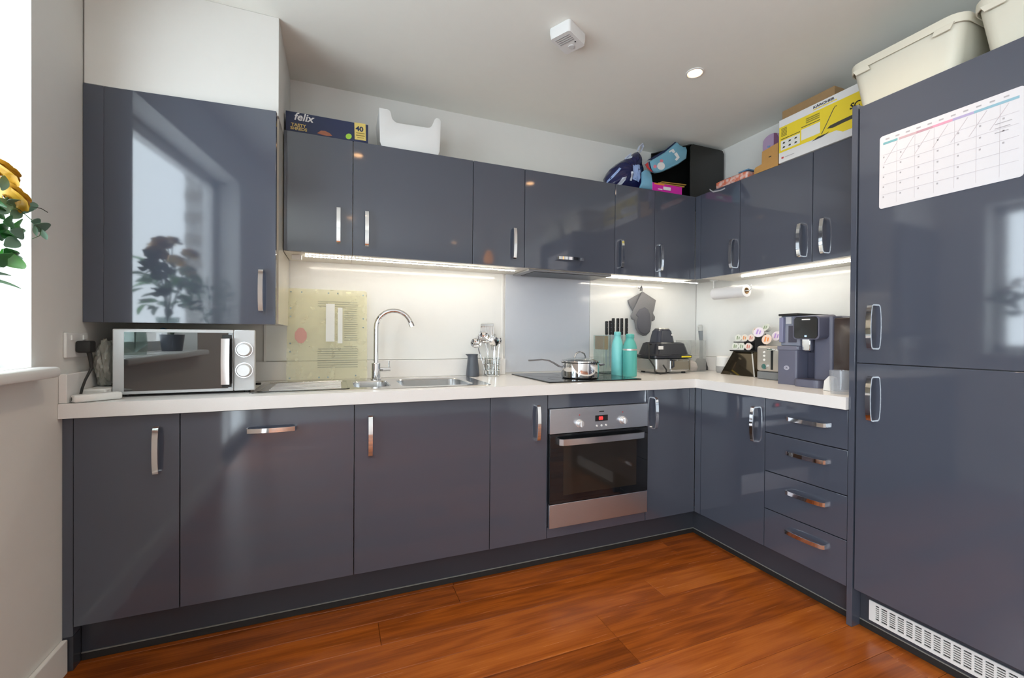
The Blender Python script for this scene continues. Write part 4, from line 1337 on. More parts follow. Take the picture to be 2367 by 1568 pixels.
ob('right_column', loft(bm_new(), [[(x, y, z) for x, y in rrect(mx + .10, -1.144, .11, .096, .02)] for z in (WT + .0165, WT + .34)], True, True), CP, t)
ob('cup_recess', box(mx + .085, mx + .0995, -1.094, -1.048, WT + .03, WT + .165), CPD, t)
ob('steel_pipe', box(mx + .030, mx + .0985, -1.094, -1.052, WT + .175, WT + .245, .004), CHROME, t)
hd = ob('head', loft(bm_new(), [[(mx - .012, y, WT + .300 + x) for y, x in rrect(-1.100, -.012, .128, .115, .018)], [(mx + .09, y, WT + .300 + x) for y, x in rrect(-1.110, -.005, .140, .115, .022)]], True, True), CP, t)
ob('touch_screen', loft(bm_new(), [[(mx - .0125, y, WT + .300 + x) for y, x in rrect(-1.099, -.012, .116, .105, .015)], [(mx - .0145, y, WT + .300 + x) for y, x in rrect(-1.099, -.012, .112, .101, .014)]], True, True), BLACKG, hd)
ob('logo_bar', box(mx - .0155, mx - .0146, -1.122, -1.082, WT + .325, WT + .330), WPLAS, hd)
ob('power_light', box(mx - .0155, mx - .0146, -1.106, -1.096, WT + .243, WT + .251), mat('blue_light', (.3, .5, .8), .4, emit=(.4, .6, 1), estr=1.0), hd)
ob('drip_tray', loft(bm_new(), [[(x, y, z) for x, y in rrect(mx + .052, -1.112, .165, .130, .03)] for z in (WT + .0006, WT + .036)], True, True), CP, t)
ob('drip_grid', loft(bm_new(), [[(x, y, z) for x, y in rrect(mx + .045, -1.112, .13, .10, .02)] for z in (WT + .0362, WT + .0385)], True, True), CPD, t)
ob('water_tank', box(mx + .03, mx + .26, -1.350, -1.199, WT + .0006, WT + .333, .01, 3), mat('smoky_tank', (.050, .038, .036), .15), t)
bm = lathe(bm_new(), [(.010, 0), (.014, 0), (.014, .001), (.010, .001), (.010, 0)], 24)
for v in bm.verts: v.co.x *= .8
bm2 = lathe(bm, [(.004, .0), (.007, .0), (.007, .001), (.004, .001), (.004, 0)], 16)
bm2.transform(Matrix.Translation((mx + .0045, -.993, WT + .085)) @ Matrix.Rotation(-PI / 2, 4, 'Y'))
ob('emblem', bm2, mat('pale_lilac_print', (.48, .48, .58), .5), t)

# glass tumblers and a napkin pack by the fridge
gx, gy = 2.862, -1.325
def tumbler(label, cx, cy, r, h):
    t = thing('tumbler', label, 'glass', (cx, cy, WT))
    ob('glass', lathe(bm_new(), [(0, WT + .0006), (r * .86, WT + .0006), (r, WT + h), (r - .003, WT + h), (r * .86 - .003, WT + .012), (0, WT + .012)], 28, (cx, cy)), thin_glass('tumbler_glass', (.93, .95, .97), film=(.75, .78, .84), filmfac=.22), t)
tumbler('clear tumbler in front of the water tank beside the fridge', gx, gy, .040, .100)
tumbler('taller clear tumbler against the fridge side panel', gx + .09, gy - .028, .034, .135)
bm = prism(bm_new(), [(2.905, -1.225, WT + .0006), (2.905, -1.272, WT + .0006), (2.905, -1.272, WT + .060), (2.905, -1.250, WT + .068), (2.905, -1.230, WT + .045)], (.030, 0, 0), .003)
solo('napkin_pack', bm, WPLAS, 'small white packet between coffee machine and tumbler', 'packet', (2.92, -1.25, WT))

# ================================================================== things on top of the wall units
TZ = U1 + .0008
NAVY = mat('navy_print', (.012, .022, .075), .4)
GOLD = mat('gold_print', (.62, .45, .14), .4)
YEL = mat('yellow_card', (.80, .62, .03), .45)
PW_ = mat('white_print', (.78, .78, .78), .5)
DK = mat('dark_print', (.05, .05, .04), .5)
ny, nx = (0, -1, 0), (-1, 0, 0)

# dark blue pet food box
t = thing('pet_food_box', 'dark blue pet food box on the wall cabinet beside the boiler cupboard', 'box', (.82, -.16, TZ))
FYb = -.287
ob('carton', box(.640, hy(851, 300, FYb).x, FYb, -.10, TZ, hy(750, 271, FYb).z, .001, 1), NAVY, t)
RX, UZ = (1, 0, 0), (0, 0, 1)
p = hy(679, 276, FYb - .001); text('brand_name', 'felix', .048, PW_, t, (p.x, FYb - .0012, p.z), RX, UZ, shear=.25, bold=.001)
p = hy(673, 290, FYb - .001); text('product_name', 'TASTY', .019, GOLD, t, (p.x, FYb - .0012, p.z), RX, UZ, 1.1, bold=.0006)
p = hy(671, 298, FYb - .001); text('product_name', 'SHREDS', .019, GOLD, t, (p.x, FYb - .0012, p.z), RX, UZ, 1.05, bold=.0006)
mark('yellow_panel', [(819, 283), (845, 287), (846, 326), (820, 322)], (0, FYb - .0004, 0), ny, mat('pale_yellow', (.72, .56, .16), .5), t)
p = hy(822, 302, FYb - .001); text('pack_count', '40', .032, NAVY, t, (p.x, FYb - .0020, p.z), RX, UZ, 1.1, bold=.001)
mark('small_print', [[(823, 306), (843, 309), (843, 311), (823, 308)], [(823, 311), (843, 314), (843, 316.5), (823, 313.5)], [(826, 317), (841, 319), (841, 320.5), (826, 318.5)]], (0, FYb - .0013, 0), ny, mat('brown_print', (.30, .22, .05), .5), t)
mark('food_picture', [(733, 308), (742, 302), (752, 303), (762, 308), (768, 314), (760, 315), (745, 312)], (0, FYb - .0004, 0), ny, mat('meat_brown', (.42, .14, .07), .5, noise_amt=.4, noise_scale=90), t)
mark('green_badge', [(806 + 7 * math.cos(a * PI / 8), 315.5 + 6.5 * math.sin(a * PI / 8)) for a in range(16)], (0, FYb - .0004, 0), ny, mat('lime_print', (.35, .62, .05), .5), t)

# white storage basket
t = thing('storage_basket', 'white plastic basket with scooped front on the wall cabinet', 'basket', (1.2, -.15, TZ))
yf = -.262
def sm(c, r, a0, a1, n=6): return [(c[0] + r * math.cos(math.radians(a0 + (a1 - a0) * i / n)), c[1] + r * math.sin(math.radians(a0 + (a1 - a0) * i / n))) for i in range(n + 1)]
fo = [(1.068, TZ + .002), (1.345, TZ + .002), (1.357, TZ + .03), (1.362, 2.280)] + sm((1.345, 2.276), .016, 20, 150) + sm((1.290, 2.262), .030, -10, -90)[0:7] + [(1.15, 2.228)] + sm((1.145, 2.262), .034, -90, -170) + sm((1.088, 2.266), .022, 10, 110) + [(1.052, 2.288), (1.056, TZ + .03)]
ob('front', prism(bm_new(), [(x, yf, z) for x, z in fo], (0, .004, 0), .001), WPLAS, t, .5)
bo = [(1.068, TZ + .002), (1.345, TZ + .002), (1.362, 2.270), (1.052, 2.276)]
ob('back', prism(bm_new(), [(x, -.06, z) for x, z in bo], (0, .004, 0)), WPLAS, t)
ob('side', prism(bm_new(), [(1.068, yf + .0042, TZ + .002), (1.068, -.0602, TZ + .002), (1.052, -.0602, 2.276), (1.052, yf + .0042, 2.285)], (.004, 0, 0)), WPLAS, t)
ob('side', prism(bm_new(), [(1.345, yf + .0042, TZ + .002), (1.345, -.0602, TZ + .002), (1.362, -.0602, 2.270), (1.362, yf + .0042, 2.280)], (-.004, 0, 0)), WPLAS, t)
ob('bottom', box(1.072, 1.341, yf + .0042, -.0602, TZ, TZ + .0045), WPLAS, t)

# black crate in the corner, open towards the left
t = thing('black_crate', 'black plastic crate in the corner on top of the wall units', 'crate', (3.2, -.15, TZ))
cx0, cx1, cy0, cy1, cz1 = 3.052, 3.352, -.262, -.03, 2.452
CRM = mat('black_crate_plastic', (.012, .012, .011), .28)
bm = bm_new()
outl = [(x, z) for x, z in rrect((cx0 + cx1) / 2, (TZ + cz1) / 2, cx1 - cx0, cz1 - TZ, .03)]
ob('front_wall', prism(bm_new(), [(x, cy0, z) for x, z in [(cx0, TZ + .01), (cx0 + .01, TZ)] + [(cx1 - .06, TZ)] + sm((cx1 - .06, TZ + .06), .06, -90, 0) + [(cx1, cz1 - .02), (cx1 - .02, cz1), (cx0 + .02, cz1), (cx0, cz1 - .02)]], (0, .006, 0), .001), CRM, t)
ob('back_wall', box(2.915, cx1, cy1 - .006, cy1, TZ, cz1), CRM, t)
ob('top_wall', prism(bm_new(), [(cx0 + .004, cy0 + .0062, cz1 - .006), (cx1 - .004, cy0 + .0062, cz1 - .006), (cx1 - .004, cy1 - .0062, cz1 - .006), (2.917, cy1 - .0062, cz1 - .006)], (0, 0, .006)), CRM, t)
ob('bottom_wall', box(cx0 + .004, cx1 - .06, cy0 + .0062, cy1 - .0062, TZ, TZ + .006), CRM, t)
ob('end_wall', box(cx1 - .007, cx1 - .001, cy0 + .0062, cy1 - .0062, TZ + .06, cz1 - .0062), CRM, t)

# navy bag with pale patches
t = thing('carrier_bag', 'crumpled navy carrier bag with pale blue patches left of the crate', 'bag', (2.55, -.18, TZ))
out = [(1405, 402), (1414, 385), (1430, 372), (1447, 362), (1462, 352), (1474, 345), (1480, 352), (1483, 375), (1488, 400), (1490, 422), (1485, 440), (1460, 436), (1430, 432), (1408, 428)]
ol = [(hy(u, v, -.19).x, max(TZ, hy(u, v, -.19).z - .012)) for u, v in out]
cc = Vector((sum(q[0] for q in ol) / len(ol), sum(q[1] for q in ol) / len(ol)))
bm = bm_new()
dense = []
for a, b in zip(ol, ol[1:] + ol[:1]):
    for k in range(4): dense.append((a[0] + (b[0] - a[0]) * k / 4, a[1] + (b[1] - a[1]) * k / 4))
loops = []
for s_, dy in ((.25, .085), (.62, .080), (.88, .055), (1.0, 0), (.93, -.035), (.78, -.060), (.5, -.078), (.22, -.085)):
    lp = []
    for i, q in enumerate(dense):
        w_ = .010 * noise.noise(Vector((i * .45, s_ * 5, 2.0)))
        x_, z_ = cc.x + (q[0] - cc.x) * s_, cc.y + (q[1] - cc.y) * s_
        lp.append((x_ + w_ * s_, -.165 + dy + w_ * 1.6 * (1 if s_ < 1 else 0), max(TZ, z_ + w_ * .8 * s_)))
    loops.append(lp)
loft(bm, loops, True, True)
bag_tree = BVHTree.FromBMesh(bm)
ob('bag_body', bm, mat('navy_film', (.012, .016, .085), .22, noise_amt=.3, noise_scale=20, bump=.6, bump_scale=24), t, 1.2)
PBL = mat('pale_blue_print', (.30, .42, .72), .4); PWB = mat('cool_white_print', (.55, .60, .72), .4)
yq = -.279
for nm, m_, px_ in (('pale_patch', PBL, [(1461, 383), (1478, 382), (1477, 421), (1461, 415)]), ('pale_patch', PWB, [(1456, 398), (1460, 397), (1460, 418), (1456, 417)]),
                    ('pale_patch', PBL, [(1421, 402), (1434, 386), (1437, 389), (1414, 420), (1410, 421)]), ('white_logo', PWB, [(1438, 411), (1446, 410), (1446, 416), (1442, 424), (1431, 426), (1437, 420)]),
                    ('pale_patch', PWB, [(1456, 358), (1470, 346), (1473, 347), (1464, 363), (1457, 364)])):
    pb = bm_new()
    pb.faces.new([pb.verts.new(hy(u, v, -.24)) for u, v in px_])
    bmesh.ops.triangulate(pb, faces=pb.faces[:])
    bmesh.ops.subdivide_edges(pb, edges=pb.edges[:], cuts=4, use_grid_fill=True)
    for v_ in pb.verts:                                   # lay the print on the crumpled film
        h_, _, _, _ = bag_tree.ray_cast(Vector((v_.co.x, -1, v_.co.z)), Vector((0, 1, 0)))
        v_.co.y = (h_.y if h_ else -.18) - .0045
    ob(nm, pb, m_, t, 1.5)
bm = strap(bm_new(), [hy(1474, 349, -.19), hy(1478, 338, -.19), hy(1484, 332, -.19), hy(1486, 340, -.185), hy(1480, 352, -.18)], (0, 1, 0), .02, .003)
ob('bag_handle', bm, PWB, t)

# light blue packet leaning in front of the crate
t = thing('snack_packet', 'light blue packet with red band leaning against the crate', 'packet', (2.85, -.25, TZ))
o_ = [(1490, 379), (1512, 367), (1537, 352), (1562, 330), (1570, 337), (1577, 341), (1583, 341), (1586, 350), (1584, 368), (1566, 381), (1546, 391), (1527, 399), (1514, 401), (1506, 398), (1498, 391)]
ol = [(hy(u, v, -.24).x, hy(u, v, -.24).z) for u, v in o_]
inflate(ol, -.225, .035, mat('sky_blue_film', (.19, .46, .62), .3, noise_amt=.15, bump=.15, bump_scale=30), 'pouch', t)
YQ = -.2605
mark('red_band', [(1491, 380), (1498, 375), (1500, 386), (1509, 398), (1504, 396), (1496, 389)], (0, YQ, 0), ny, mat('red_film', (.52, .04, .04), .3), t)
mark('navy_band', [(1499, 375), (1501.5, 374), (1506, 392), (1511, 399), (1509, 398), (1502, 388)], (0, YQ, 0), ny, NAVY, t)
mark('white_spot', [(1528 + 9 * math.cos(a * PI / 6), 384 + 9 * math.sin(a * PI / 6)) for a in range(12)], (0, YQ, 0), ny, PW_, t)
mark('white_lettering', [[(1546, 350), (1556, 344), (1561, 352), (1556, 354), (1552, 350), (1548, 353)], [(1558, 356), (1564, 352), (1571, 364), (1564, 372), (1560, 369), (1564, 364)]], (0, YQ, 0), ny, PW_, t)
mark('pink_dot', [[(1514 + 4 * math.cos(a * PI / 5), 385 + 4 * math.sin(a * PI / 5)) for a in range(10)], [(1529 + 4 * math.cos(a * PI / 5), 372 + 3.5 * math.sin(a * PI / 5)) for a in range(10)]], (0, YQ, 0), ny, mat('pink_print', (.72, .22, .28), .4), t)
ob('back_sleeve', prism(bm_new(), [hy(u, v, -.222) for u, v in ((1497, 370), (1540, 345), (1561, 328), (1566, 332), (1515, 368))], (0, .006, 0)), NAVY, t)
mag = thing('magenta_box', 'small magenta box at the edge in front of the crate', 'box', (2.85, -.26, TZ))
def mg(x, y, z): return Vector((2.72 + x, -.283 + y, TZ + z))
ob('carton', box(2.722, 2.962, -.283, -.185, TZ, TZ + .052, .001, 1), mat('magenta_card', (.62, .02, .36), .4), mag)
ob('white_sticker', box(2.808, 2.868, -.2842, -.2831, TZ + .016, TZ + .036), PW_, mag)
ob('white_line', box(2.765, 2.800, -.2842, -.2831, TZ + .012, TZ + .018), PW_, mag)
ob('orange_panel', box(2.735, 2.815, -.2842, -.2831, TZ + .042, TZ + .0505), mat('orange_print', (.80, .30, .03), .4), mag)
for i, (dz, r_, x0) in enumerate(((.0535, 1, 2.775), (.064, 4, 2.80))):
    bm = box(0, .215, -.05, .05, 0, .006, .001, 1)
    bm.transform(Matrix.Translation((x0, -.228, TZ + dz)) @ Matrix.Rotation(math.radians(-r_), 4, 'Y') @ Matrix.Rotation(math.radians(4 * i), 4, 'Z') @ Matrix.Translation((0, 0, 0)))
    solo('padded_envelope', bm, mat('mustard_paper', (.52, .31, .06), .6, noise_amt=.2, noise_scale=14), ('lower mustard envelope lying on the magenta box', 'upper mustard envelope reaching into the crate')[i], 'envelope', (x0, -.23, TZ + dz), group='mustard envelopes by the crate')
# pale blue bag between the navy bag and the magenta box
out = [(1484, 398), (1492, 392), (1500, 396), (1505, 404), (1507, 420), (1512, 434), (1508, 440), (1478, 436), (1484, 420)]
tb = thing('pale_blue_bag', 'folded pale blue paper bag between the navy bag and the magenta box', 'bag', (2.68, -.25, TZ))
inflate([(hy(u, v, -.275).x, max(TZ + .001, hy(u, v, -.275).z)) for u, v in out], -.262, .020, mat('pale_blue_paper', (.17, .40, .56), .5, noise_amt=.2, bump=.5, bump_scale=16), 'bag_body', tb)
ob('fold', prism(bm_new(), [hy(u, v, -.2755) for u, v in ((1500, 400), (1504, 405), (1510, 434), (1506, 437), (1501, 420))], (0, -.003, 0)), mat('pale_blue_paper_light', (.34, .56, .70), .5), tb)

# coral pack on the right units
t = thing('wipes_pack', 'coral and white patterned soft pack on the right wall units', 'pack', (3.14, -.55, TZ))
bm = bm_new()
loft(bm, [[(x, y, z) for x, y in rrect(3.135, -.552, .10 + dx, .235 + dx, .02)] for dx, z in ((-.02, TZ), (0, TZ + .012), (0, TZ + .042), (-.03, TZ + .052))], True, True)
ob('wrapper', bm, mat('coral_pattern', (.66, .17, .09), .4, noise_scale=38, col2=(.75, .52, .46)), t, 1.0)
ob('blue_end', box(3.095, 3.18, -.668, -.600, TZ + .0525, TZ + .060, .003), mat('denim_blue', (.12, .26, .42), .5), t)
bm = strap(bm_new(), [(XU - .0010, -.415, TZ + .010), (XU - .003, -.445, TZ - .014), (XU - .0022, -.50, TZ - .022), (XU - .002, -.535, TZ - .020)], (0, 0, 1), .008, .0006)
solo('plastic_film', bm, thin_glass('clear_film', (.9, .9, .92), film=(.8, .8, .82), filmfac=.6), 'scrap of clear film hanging over the cabinet edge below the coral pack', 'film', (XU, -.47, TZ))

# cardboard tray with purple and teal packs
t = thing('cardboard_tray', 'small brown cardboard tray on the right wall units', 'cardboard tray', (3.1, -.8, TZ))
TR = mat('kraft_orange', (.50, .27, .08), .7, noise_amt=.12, noise_scale=60)
xt = 3.072
ob('front_panel', prism(bm_new(), [(xt, -.727, TZ), (xt, -.872, TZ), (xt, -.872, 2.214), (xt, -.776, 2.200), (xt, -.774, TZ + .042), (xt, -.735, TZ + .036), (xt, -.727, TZ + .026)], (.003, 0, 0)), TR, t)
ob('side_panel', box(xt + .0032, xt + .12, -.872, -.869, TZ, 2.212), TR, t)
ob('side_panel', box(xt + .0032, xt + .12, -.731, -.728, TZ, TZ + .028), TR, t)
ob('bottom_panel', box(xt + .0032, xt + .12, -.868, -.732, TZ, TZ + .003), TR, t)
ob('printed_mark', box(xt - .0008, xt - .0001, -.832, -.818, TZ + .062, TZ + .068), DK, t)
pu = thing('purple_pack', 'mauve blister pack with rounded top in the cardboard tray', 'pack', (3.12, -.81, TZ))
arch = [(3.105, -.852, TZ + .004), (3.105, -.852, 2.262)] + [(3.105, -.802 - .050 * math.cos(math.radians(a)), 2.262 + .034 * math.sin(math.radians(a))) for a in range(15, 180, 15)] + [(3.105, -.752, 2.25), (3.105, -.752, TZ + .004)]
ob('shell', prism(bm_new(), arch, (.022, 0, 0), .003), mat('mauve_plastic', (.36, .26, .40), .35), pu)
ob('dark_half', prism(bm_new(), [(3.1045, -.850, TZ + .06), (3.1045, -.850, 2.258), (3.1045, -.838, 2.285), (3.1045, -.822, 2.292), (3.1045, -.822, TZ + .06)], (-.0012, 0, 0)), mat('plum_plastic', (.16, .065, .13), .35), pu)
ob('blue_print', prism(bm_new(), [(3.1045, -.792, 2.175), (3.1045, -.797, 2.175), (3.1045, -.800, 2.232), (3.1045, -.782, 2.236), (3.1045, -.784, 2.226), (3.1045, -.793, 2.222)], (-.0012, 0, 0)), mat('blue_print', (.16, .26, .46), .4), pu)
te = thing('teal_pack', 'dark pack with teal edge and yellow tab behind the mauve pack', 'pack', (3.15, -.75, TZ))
ar2 = [(3.135, -.790, TZ + .032), (3.135, -.790, 2.24), (3.135, -.758, 2.25), (3.135, -.733, 2.21), (3.135, -.726, 2.16), (3.135, -.728, TZ + .05), (3.135, -.732, TZ + .032)]
ob('shell', prism(bm_new(), ar2, (.02, 0, 0), .003), mat('teal_plastic', (.03, .26, .30), .35), te)
ob('dark_insert', prism(bm_new(), [(3.1345, y + (-.008 if y > -.75 else 0), z - .012) for x, y, z in ar2], (-.0015, 0, 0)), DK, te)
ob('yellow_tab', box(3.133, 3.16, -.760, -.735, 2.252, 2.272), YEL, te)

# steam cleaner carton and the brown box on it
KX = 3.056
kz1 = 2.318
t = thing('steam_cleaner_box', 'white and yellow steam cleaner carton on the right wall units', 'box', (3.2, -1.14, TZ))
ob('carton', box(KX, 3.34, -1.355, -.888, TZ, kz1, .001, 1), mat('white_card', (.72, .72, .72), .45), t)
pk = ((KX - .0004, 0, 0), nx)
kh = kz1 - TZ
def kp(a, b): return (KX, -.888 - a, TZ + b * kh)      # a metres along the face, b fraction of its height
def kmark(name, pts, m, lift=.0004):
    return ob(name, prism(bm_new(), [Vector(kp(*q)) + Vector((-lift, 0, 0)) for q in pts], (-.0005, 0, 0)), m, t)
kmark('yellow_field', [(.002, .235), (.29, .235), (.32, .15), (.466, .15), (.466, .83), (.002, .83)], YEL)
kmark('white_panel', [(.012, .28), (.115, .28), (.115, .50), (.012, .50)], mat('white_card2', (.74, .74, .70), .45), .0010)
kmark('white_panel', [(.122, .32), (.215, .32), (.215, .56), (.122, .56)], MATS['white_card2'], .0010)
kmark('rule', [(.012, .53), (.115, .53), (.115, .545), (.012, .545)], DK, .0010)
kmark('rule', [(.122, .60), (.215, .60), (.215, .615), (.122, .615)], DK, .0010)
for r_ in range(2):
    for c_ in range(3):
        kmark('pictogram', [(.022 + .032 * c_, .32 + .10 * r_), (.034 + .032 * c_, .32 + .10 * r_), (.037 + .032 * c_, .35 + .10 * r_), (.026 + .032 * c_, .36 + .10 * r_)], DK, .0016)
for r_ in range(6):
    kmark('text_line', [(.014, .60 + .033 * r_), (.045, .60 + .033 * r_), (.045, .62 + .033 * r_), (.014, .62 + .033 * r_)], mat('olive_print', (.28, .24, .03), .5), .0010)
for r_ in range(3):
    kmark('headline_bar', [(.145, .655 + .042 * r_), (.212, .655 + .042 * r_), (.212, .680 + .042 * r_), (.145, .680 + .042 * r_)], MATS['olive_print'], .0010)
RY = (0, -1, 0)
p = kp(.180, .905); text('maker_name', 'KÄRCHER', .0165, mat('charcoal_print', (.06, .06, .07), .5), t, (KX - .0008, p[1], p[2]), RY, UZ, 1.35, bold=.0005)
kmark('maker_underline', [(.180, .870), (.292, .870), (.292, .888), (.180, .888)], YEL)
p = hx(1964, 254, KX); text('model_letters', 'SC', .036, mat('ink_black', (.01, .01, .01), .5), t, (KX - .0016, p[1], p[2]), RY, UZ, 1.0, shear=.2, bold=.0012)
kmark('red_logo', [(.016, .085), (.028, .085), (.028, .125), (.016, .125)], mat('red_card', (.55, .05, .05), .5))
kmark('footer_text', [(.034, .095), (.085, .095), (.085, .112), (.034, .112)], mat('grey_print', (.45, .45, .45), .5))
bm = tube(bm_new(), [Vector(kp(a, b)) + Vector((-.0005, 0, 0)) for a, b in ((.222, .28), (.245, .45), (.266, .62), (.276, .70), (.284, .745), (.292, .74))], .0022, 6)
ob('picture_wand', bm, DK, t)
kmark('picture_brush', [(.176, .205), (.205, .255), (.245, .255), (.258, .275), (.250, .245), (.225, .215)], DK, .0012)
kmark('picture_machine', [(.248, .345), (.262, .385), (.30, .40), (.40, .42), (.40, .34), (.32, .33), (.275, .315)], DK, .0012)
t = thing('brown_box', 'plain brown cardboard box lying on the steam cleaner carton', 'box', (3.24, -1, kz1))
ob('carton', box(3.150, 3.335, -1.110, -.836, kz1 + .0006, kz1 + .094, .001, 1), CARD, t)
ob('tape', box(3.20, 3.25, -1.109, -.837, kz1 + .0941, kz1 + .0945), mat('brown_tape', (.30, .20, .10), .25), t)

# two cream tubs on the fridge housing
def tub(label, cy, cx=2.985, L=.365, D=.35):
    t = thing('storage_tub', label, 'tub', (cx, cy, 2.0838), group=None)
    z0 = 2.0838
    zt_ = z0 + .185
    bm = bm_new()
    lo = [(.80, z0), (.82, z0 + .004), (.955, zt_ - .012), (.945, zt_ - .012), (.80, z0 + .008)]
    loft(bm, [[(x, y, z) for x, y in rrect(cx, cy, D * s_, L * s_, .045 * s_)] for s_, z in lo], True, True)
    ob('tub_body', bm, CREAMP, t)
    bm = bm_new()
    def rim(s_, z): return [(x, y, z) for x, y in rrect(cx, cy, D * s_, L * s_, .05 * s_)]
    loft(bm, [rim(.945, zt_ - .012), rim(.955, zt_), rim(1.0, zt_), rim(1.005, zt_ - .010), rim(1.0, zt_ - .030), rim(.985, zt_ - .030), rim(.985, zt_ - .012), rim(.945, zt_ - .012)])
    ob('rim', bm, CREAMP, t)
    for ya, yb in ((-.5, -.33), (.33, .5)):
        bm = prism(bm_new(), [(cx - D * .5 - .0032, cy + L * ya * .86, zt_ - .028), (cx - D * .5 - .0032, cy + L * yb * .86, zt_ - .028), (cx - D * .5 - .0022, cy + L * (yb * .80 if yb < .5 else .40), zt_ - .048), (cx - D * .5 - .0022, cy + L * (ya * .80 if ya > -.5 else -.40), zt_ - .048)], (.006, 0, 0), .001)
        ob('handle_grip', bm, CREAMP, t)
    return t


tub('cream plastic tub with wide rim on the fridge, next to the steam cleaner box', -1.548)
tub('cream plastic tub at the right end on top of the fridge', -1.925)

# magnetic calendar on the fridge door
t = thing('wall_planner', 'white dry-wipe calendar with coloured header on the fridge door', 'calendar', (XR - .001, -1.695, 1.65))
c0, c1, d0, d1 = -1.507, -1.884, 1.648, 1.922
ob('sheet', loft(bm_new(), [[(x, y, z) for y, z in rrect((c0 + c1) / 2, (d0 + d1) / 2, c0 - c1, d1 - d0, .010)] for x in (XR - .0002, XR - .0014)], True, True), mat('planner_white', (.64, .64, .68), .25), t)
def cal(name, a0_, b0_, a1_, b1_, m):
    Wd, Hd = c0 - c1, d1 - d0
    return ob(name, box(XR - .0019, XR - .0015, c0 - a0_ * Wd, c0 - a1_ * Wd, d0 + b0_ * Hd, d0 + b1_ * Hd), m, t)
for a_, b_, m_ in ((.03, .15, mat('hdr_teal', (.16, .38, .42), .5)), (.16, .30, mat('hdr_rose', (.50, .36, .40), .5)), (.30, .42, mat('hdr_red', (.45, .26, .32), .5)), (.42, .56, mat('hdr_pink', (.62, .28, .40), .5)), (.56, .70, mat('hdr_violet', (.36, .32, .52), .5)), (.70, .97, mat('hdr_blue', (.22, .40, .50), .5))):
    cal('header_stripe', a_, .875, b_, .905, m_)
LG = mat('light_grey_print', (.50, .46, .50), .5); MG = mat('mid_grey_print', (.36, .35, .38), .5)
for i in range(11):
    cal('weekday_word', .05 + i * .083, .935, .05 + i * .083 + .032, .952, MG)
for i in range(1, 7):
    cal('grid_line', i / 7 + .002, .05, i / 7 + .0035, .87, LG)
for i in range(1, 6):
    cal('grid_line', .03, .05 + .82 * i / 6, .97, .053 + .82 * i / 6, LG)
for r_ in range(1, 6):
    for c_ in range(7):
        if r_ < 4 or c_ < 5:
            cal('day_number', .03 + c_ / 7.1, .83 - .82 * r_ / 6, .042 + c_ / 7.1, .85 - .82 * r_ / 6, MG)
Wd, Hd = c0 - c1, d1 - d0
for a_ in (.04, .17, .29, .42, .55, .67, .80):
    bm = strap(bm_new(), [(XR - .0017, c0 - a_ * Wd, d0 + .62 * Hd), (XR - .0017, c0 - (a_ + .11) * Wd, d0 + .86 * Hd)], (0, 1, 0), .0020, .0004)
    ob('pen_stroke', bm, LG, t)
for i in range(3):
    cal('handwriting', .83, .66 - .05 * i, .93 - .01 * i, .668 - .05 * i, MG)

# ================================================================== flowers on the window sill
LEAFG = mat('leaf_green', (.045, .20, .05), .4, noise_amt=.4, noise_scale=12)
LEAFP = mat('eucalyptus_green', (.16, .28, .20), .5, noise_amt=.3, noise_scale=10)
LEAFB = mat('bright_leaf', (.07, .34, .03), .35, noise_amt=.3, noise_scale=10)
STEMG = mat('stem_green', (.06, .13, .05), .5)
PET = mat('rose_yellow', (.72, .40, .03), .5, noise_amt=.25, noise_scale=20)


def leaf_mesh(Lf, wd, m, curl=.25):
    bm = bm_new()
    rows = 7
    vs = []
    for i in range(rows + 1):
        s_ = i / rows
        wv = wd * math.sin(PI * min(1, s_ * .94 + .04)) ** .8 * (1 - .15 * s_) * .5
        z = -curl * Lf * s_ * s_
        vs.append([bm.verts.new((Lf * s_, -wv, z + wv * .35)), bm.verts.new((Lf * s_, 0, z)), bm.verts.new((Lf * s_, wv, z + wv * .35))])
    for a, b in zip(vs, vs[1:]):
        for k in range(2):
            bm.faces.new((a[k], a[k + 1], b[k + 1], b[k]))
    r = bmesh.ops.extrude_face_region(bm, geom=bm.faces[:])
    bmesh.ops.translate(bm, verts=[v for v in r['geom'] if isinstance(v, bmesh.types.BMVert)], vec=(0, 0, -.0008))
    return finish(bm, 'leaf', m, 1.0)


LM = [leaf_mesh(.085, .045, LEAFG), leaf_mesh(.07, .034, LEAFP, .1), leaf_mesh(.10, .055, LEAFB, .35), leaf_mesh(.038, .016, LEAFP, .1)]


def aim(o, d, roll=0.0):
    x = Vector(d).normalized()
    up = Vector((0, 0, 1)) if abs(x.z) < .95 else Vector((0, 1, 0))
    y = up.cross(x).normalized()
    z = x.cross(y)
    o.rotation_euler = (Matrix((x, y, z)).transposed() @ Matrix.Rotation(roll, 3, 'X')).to_euler()


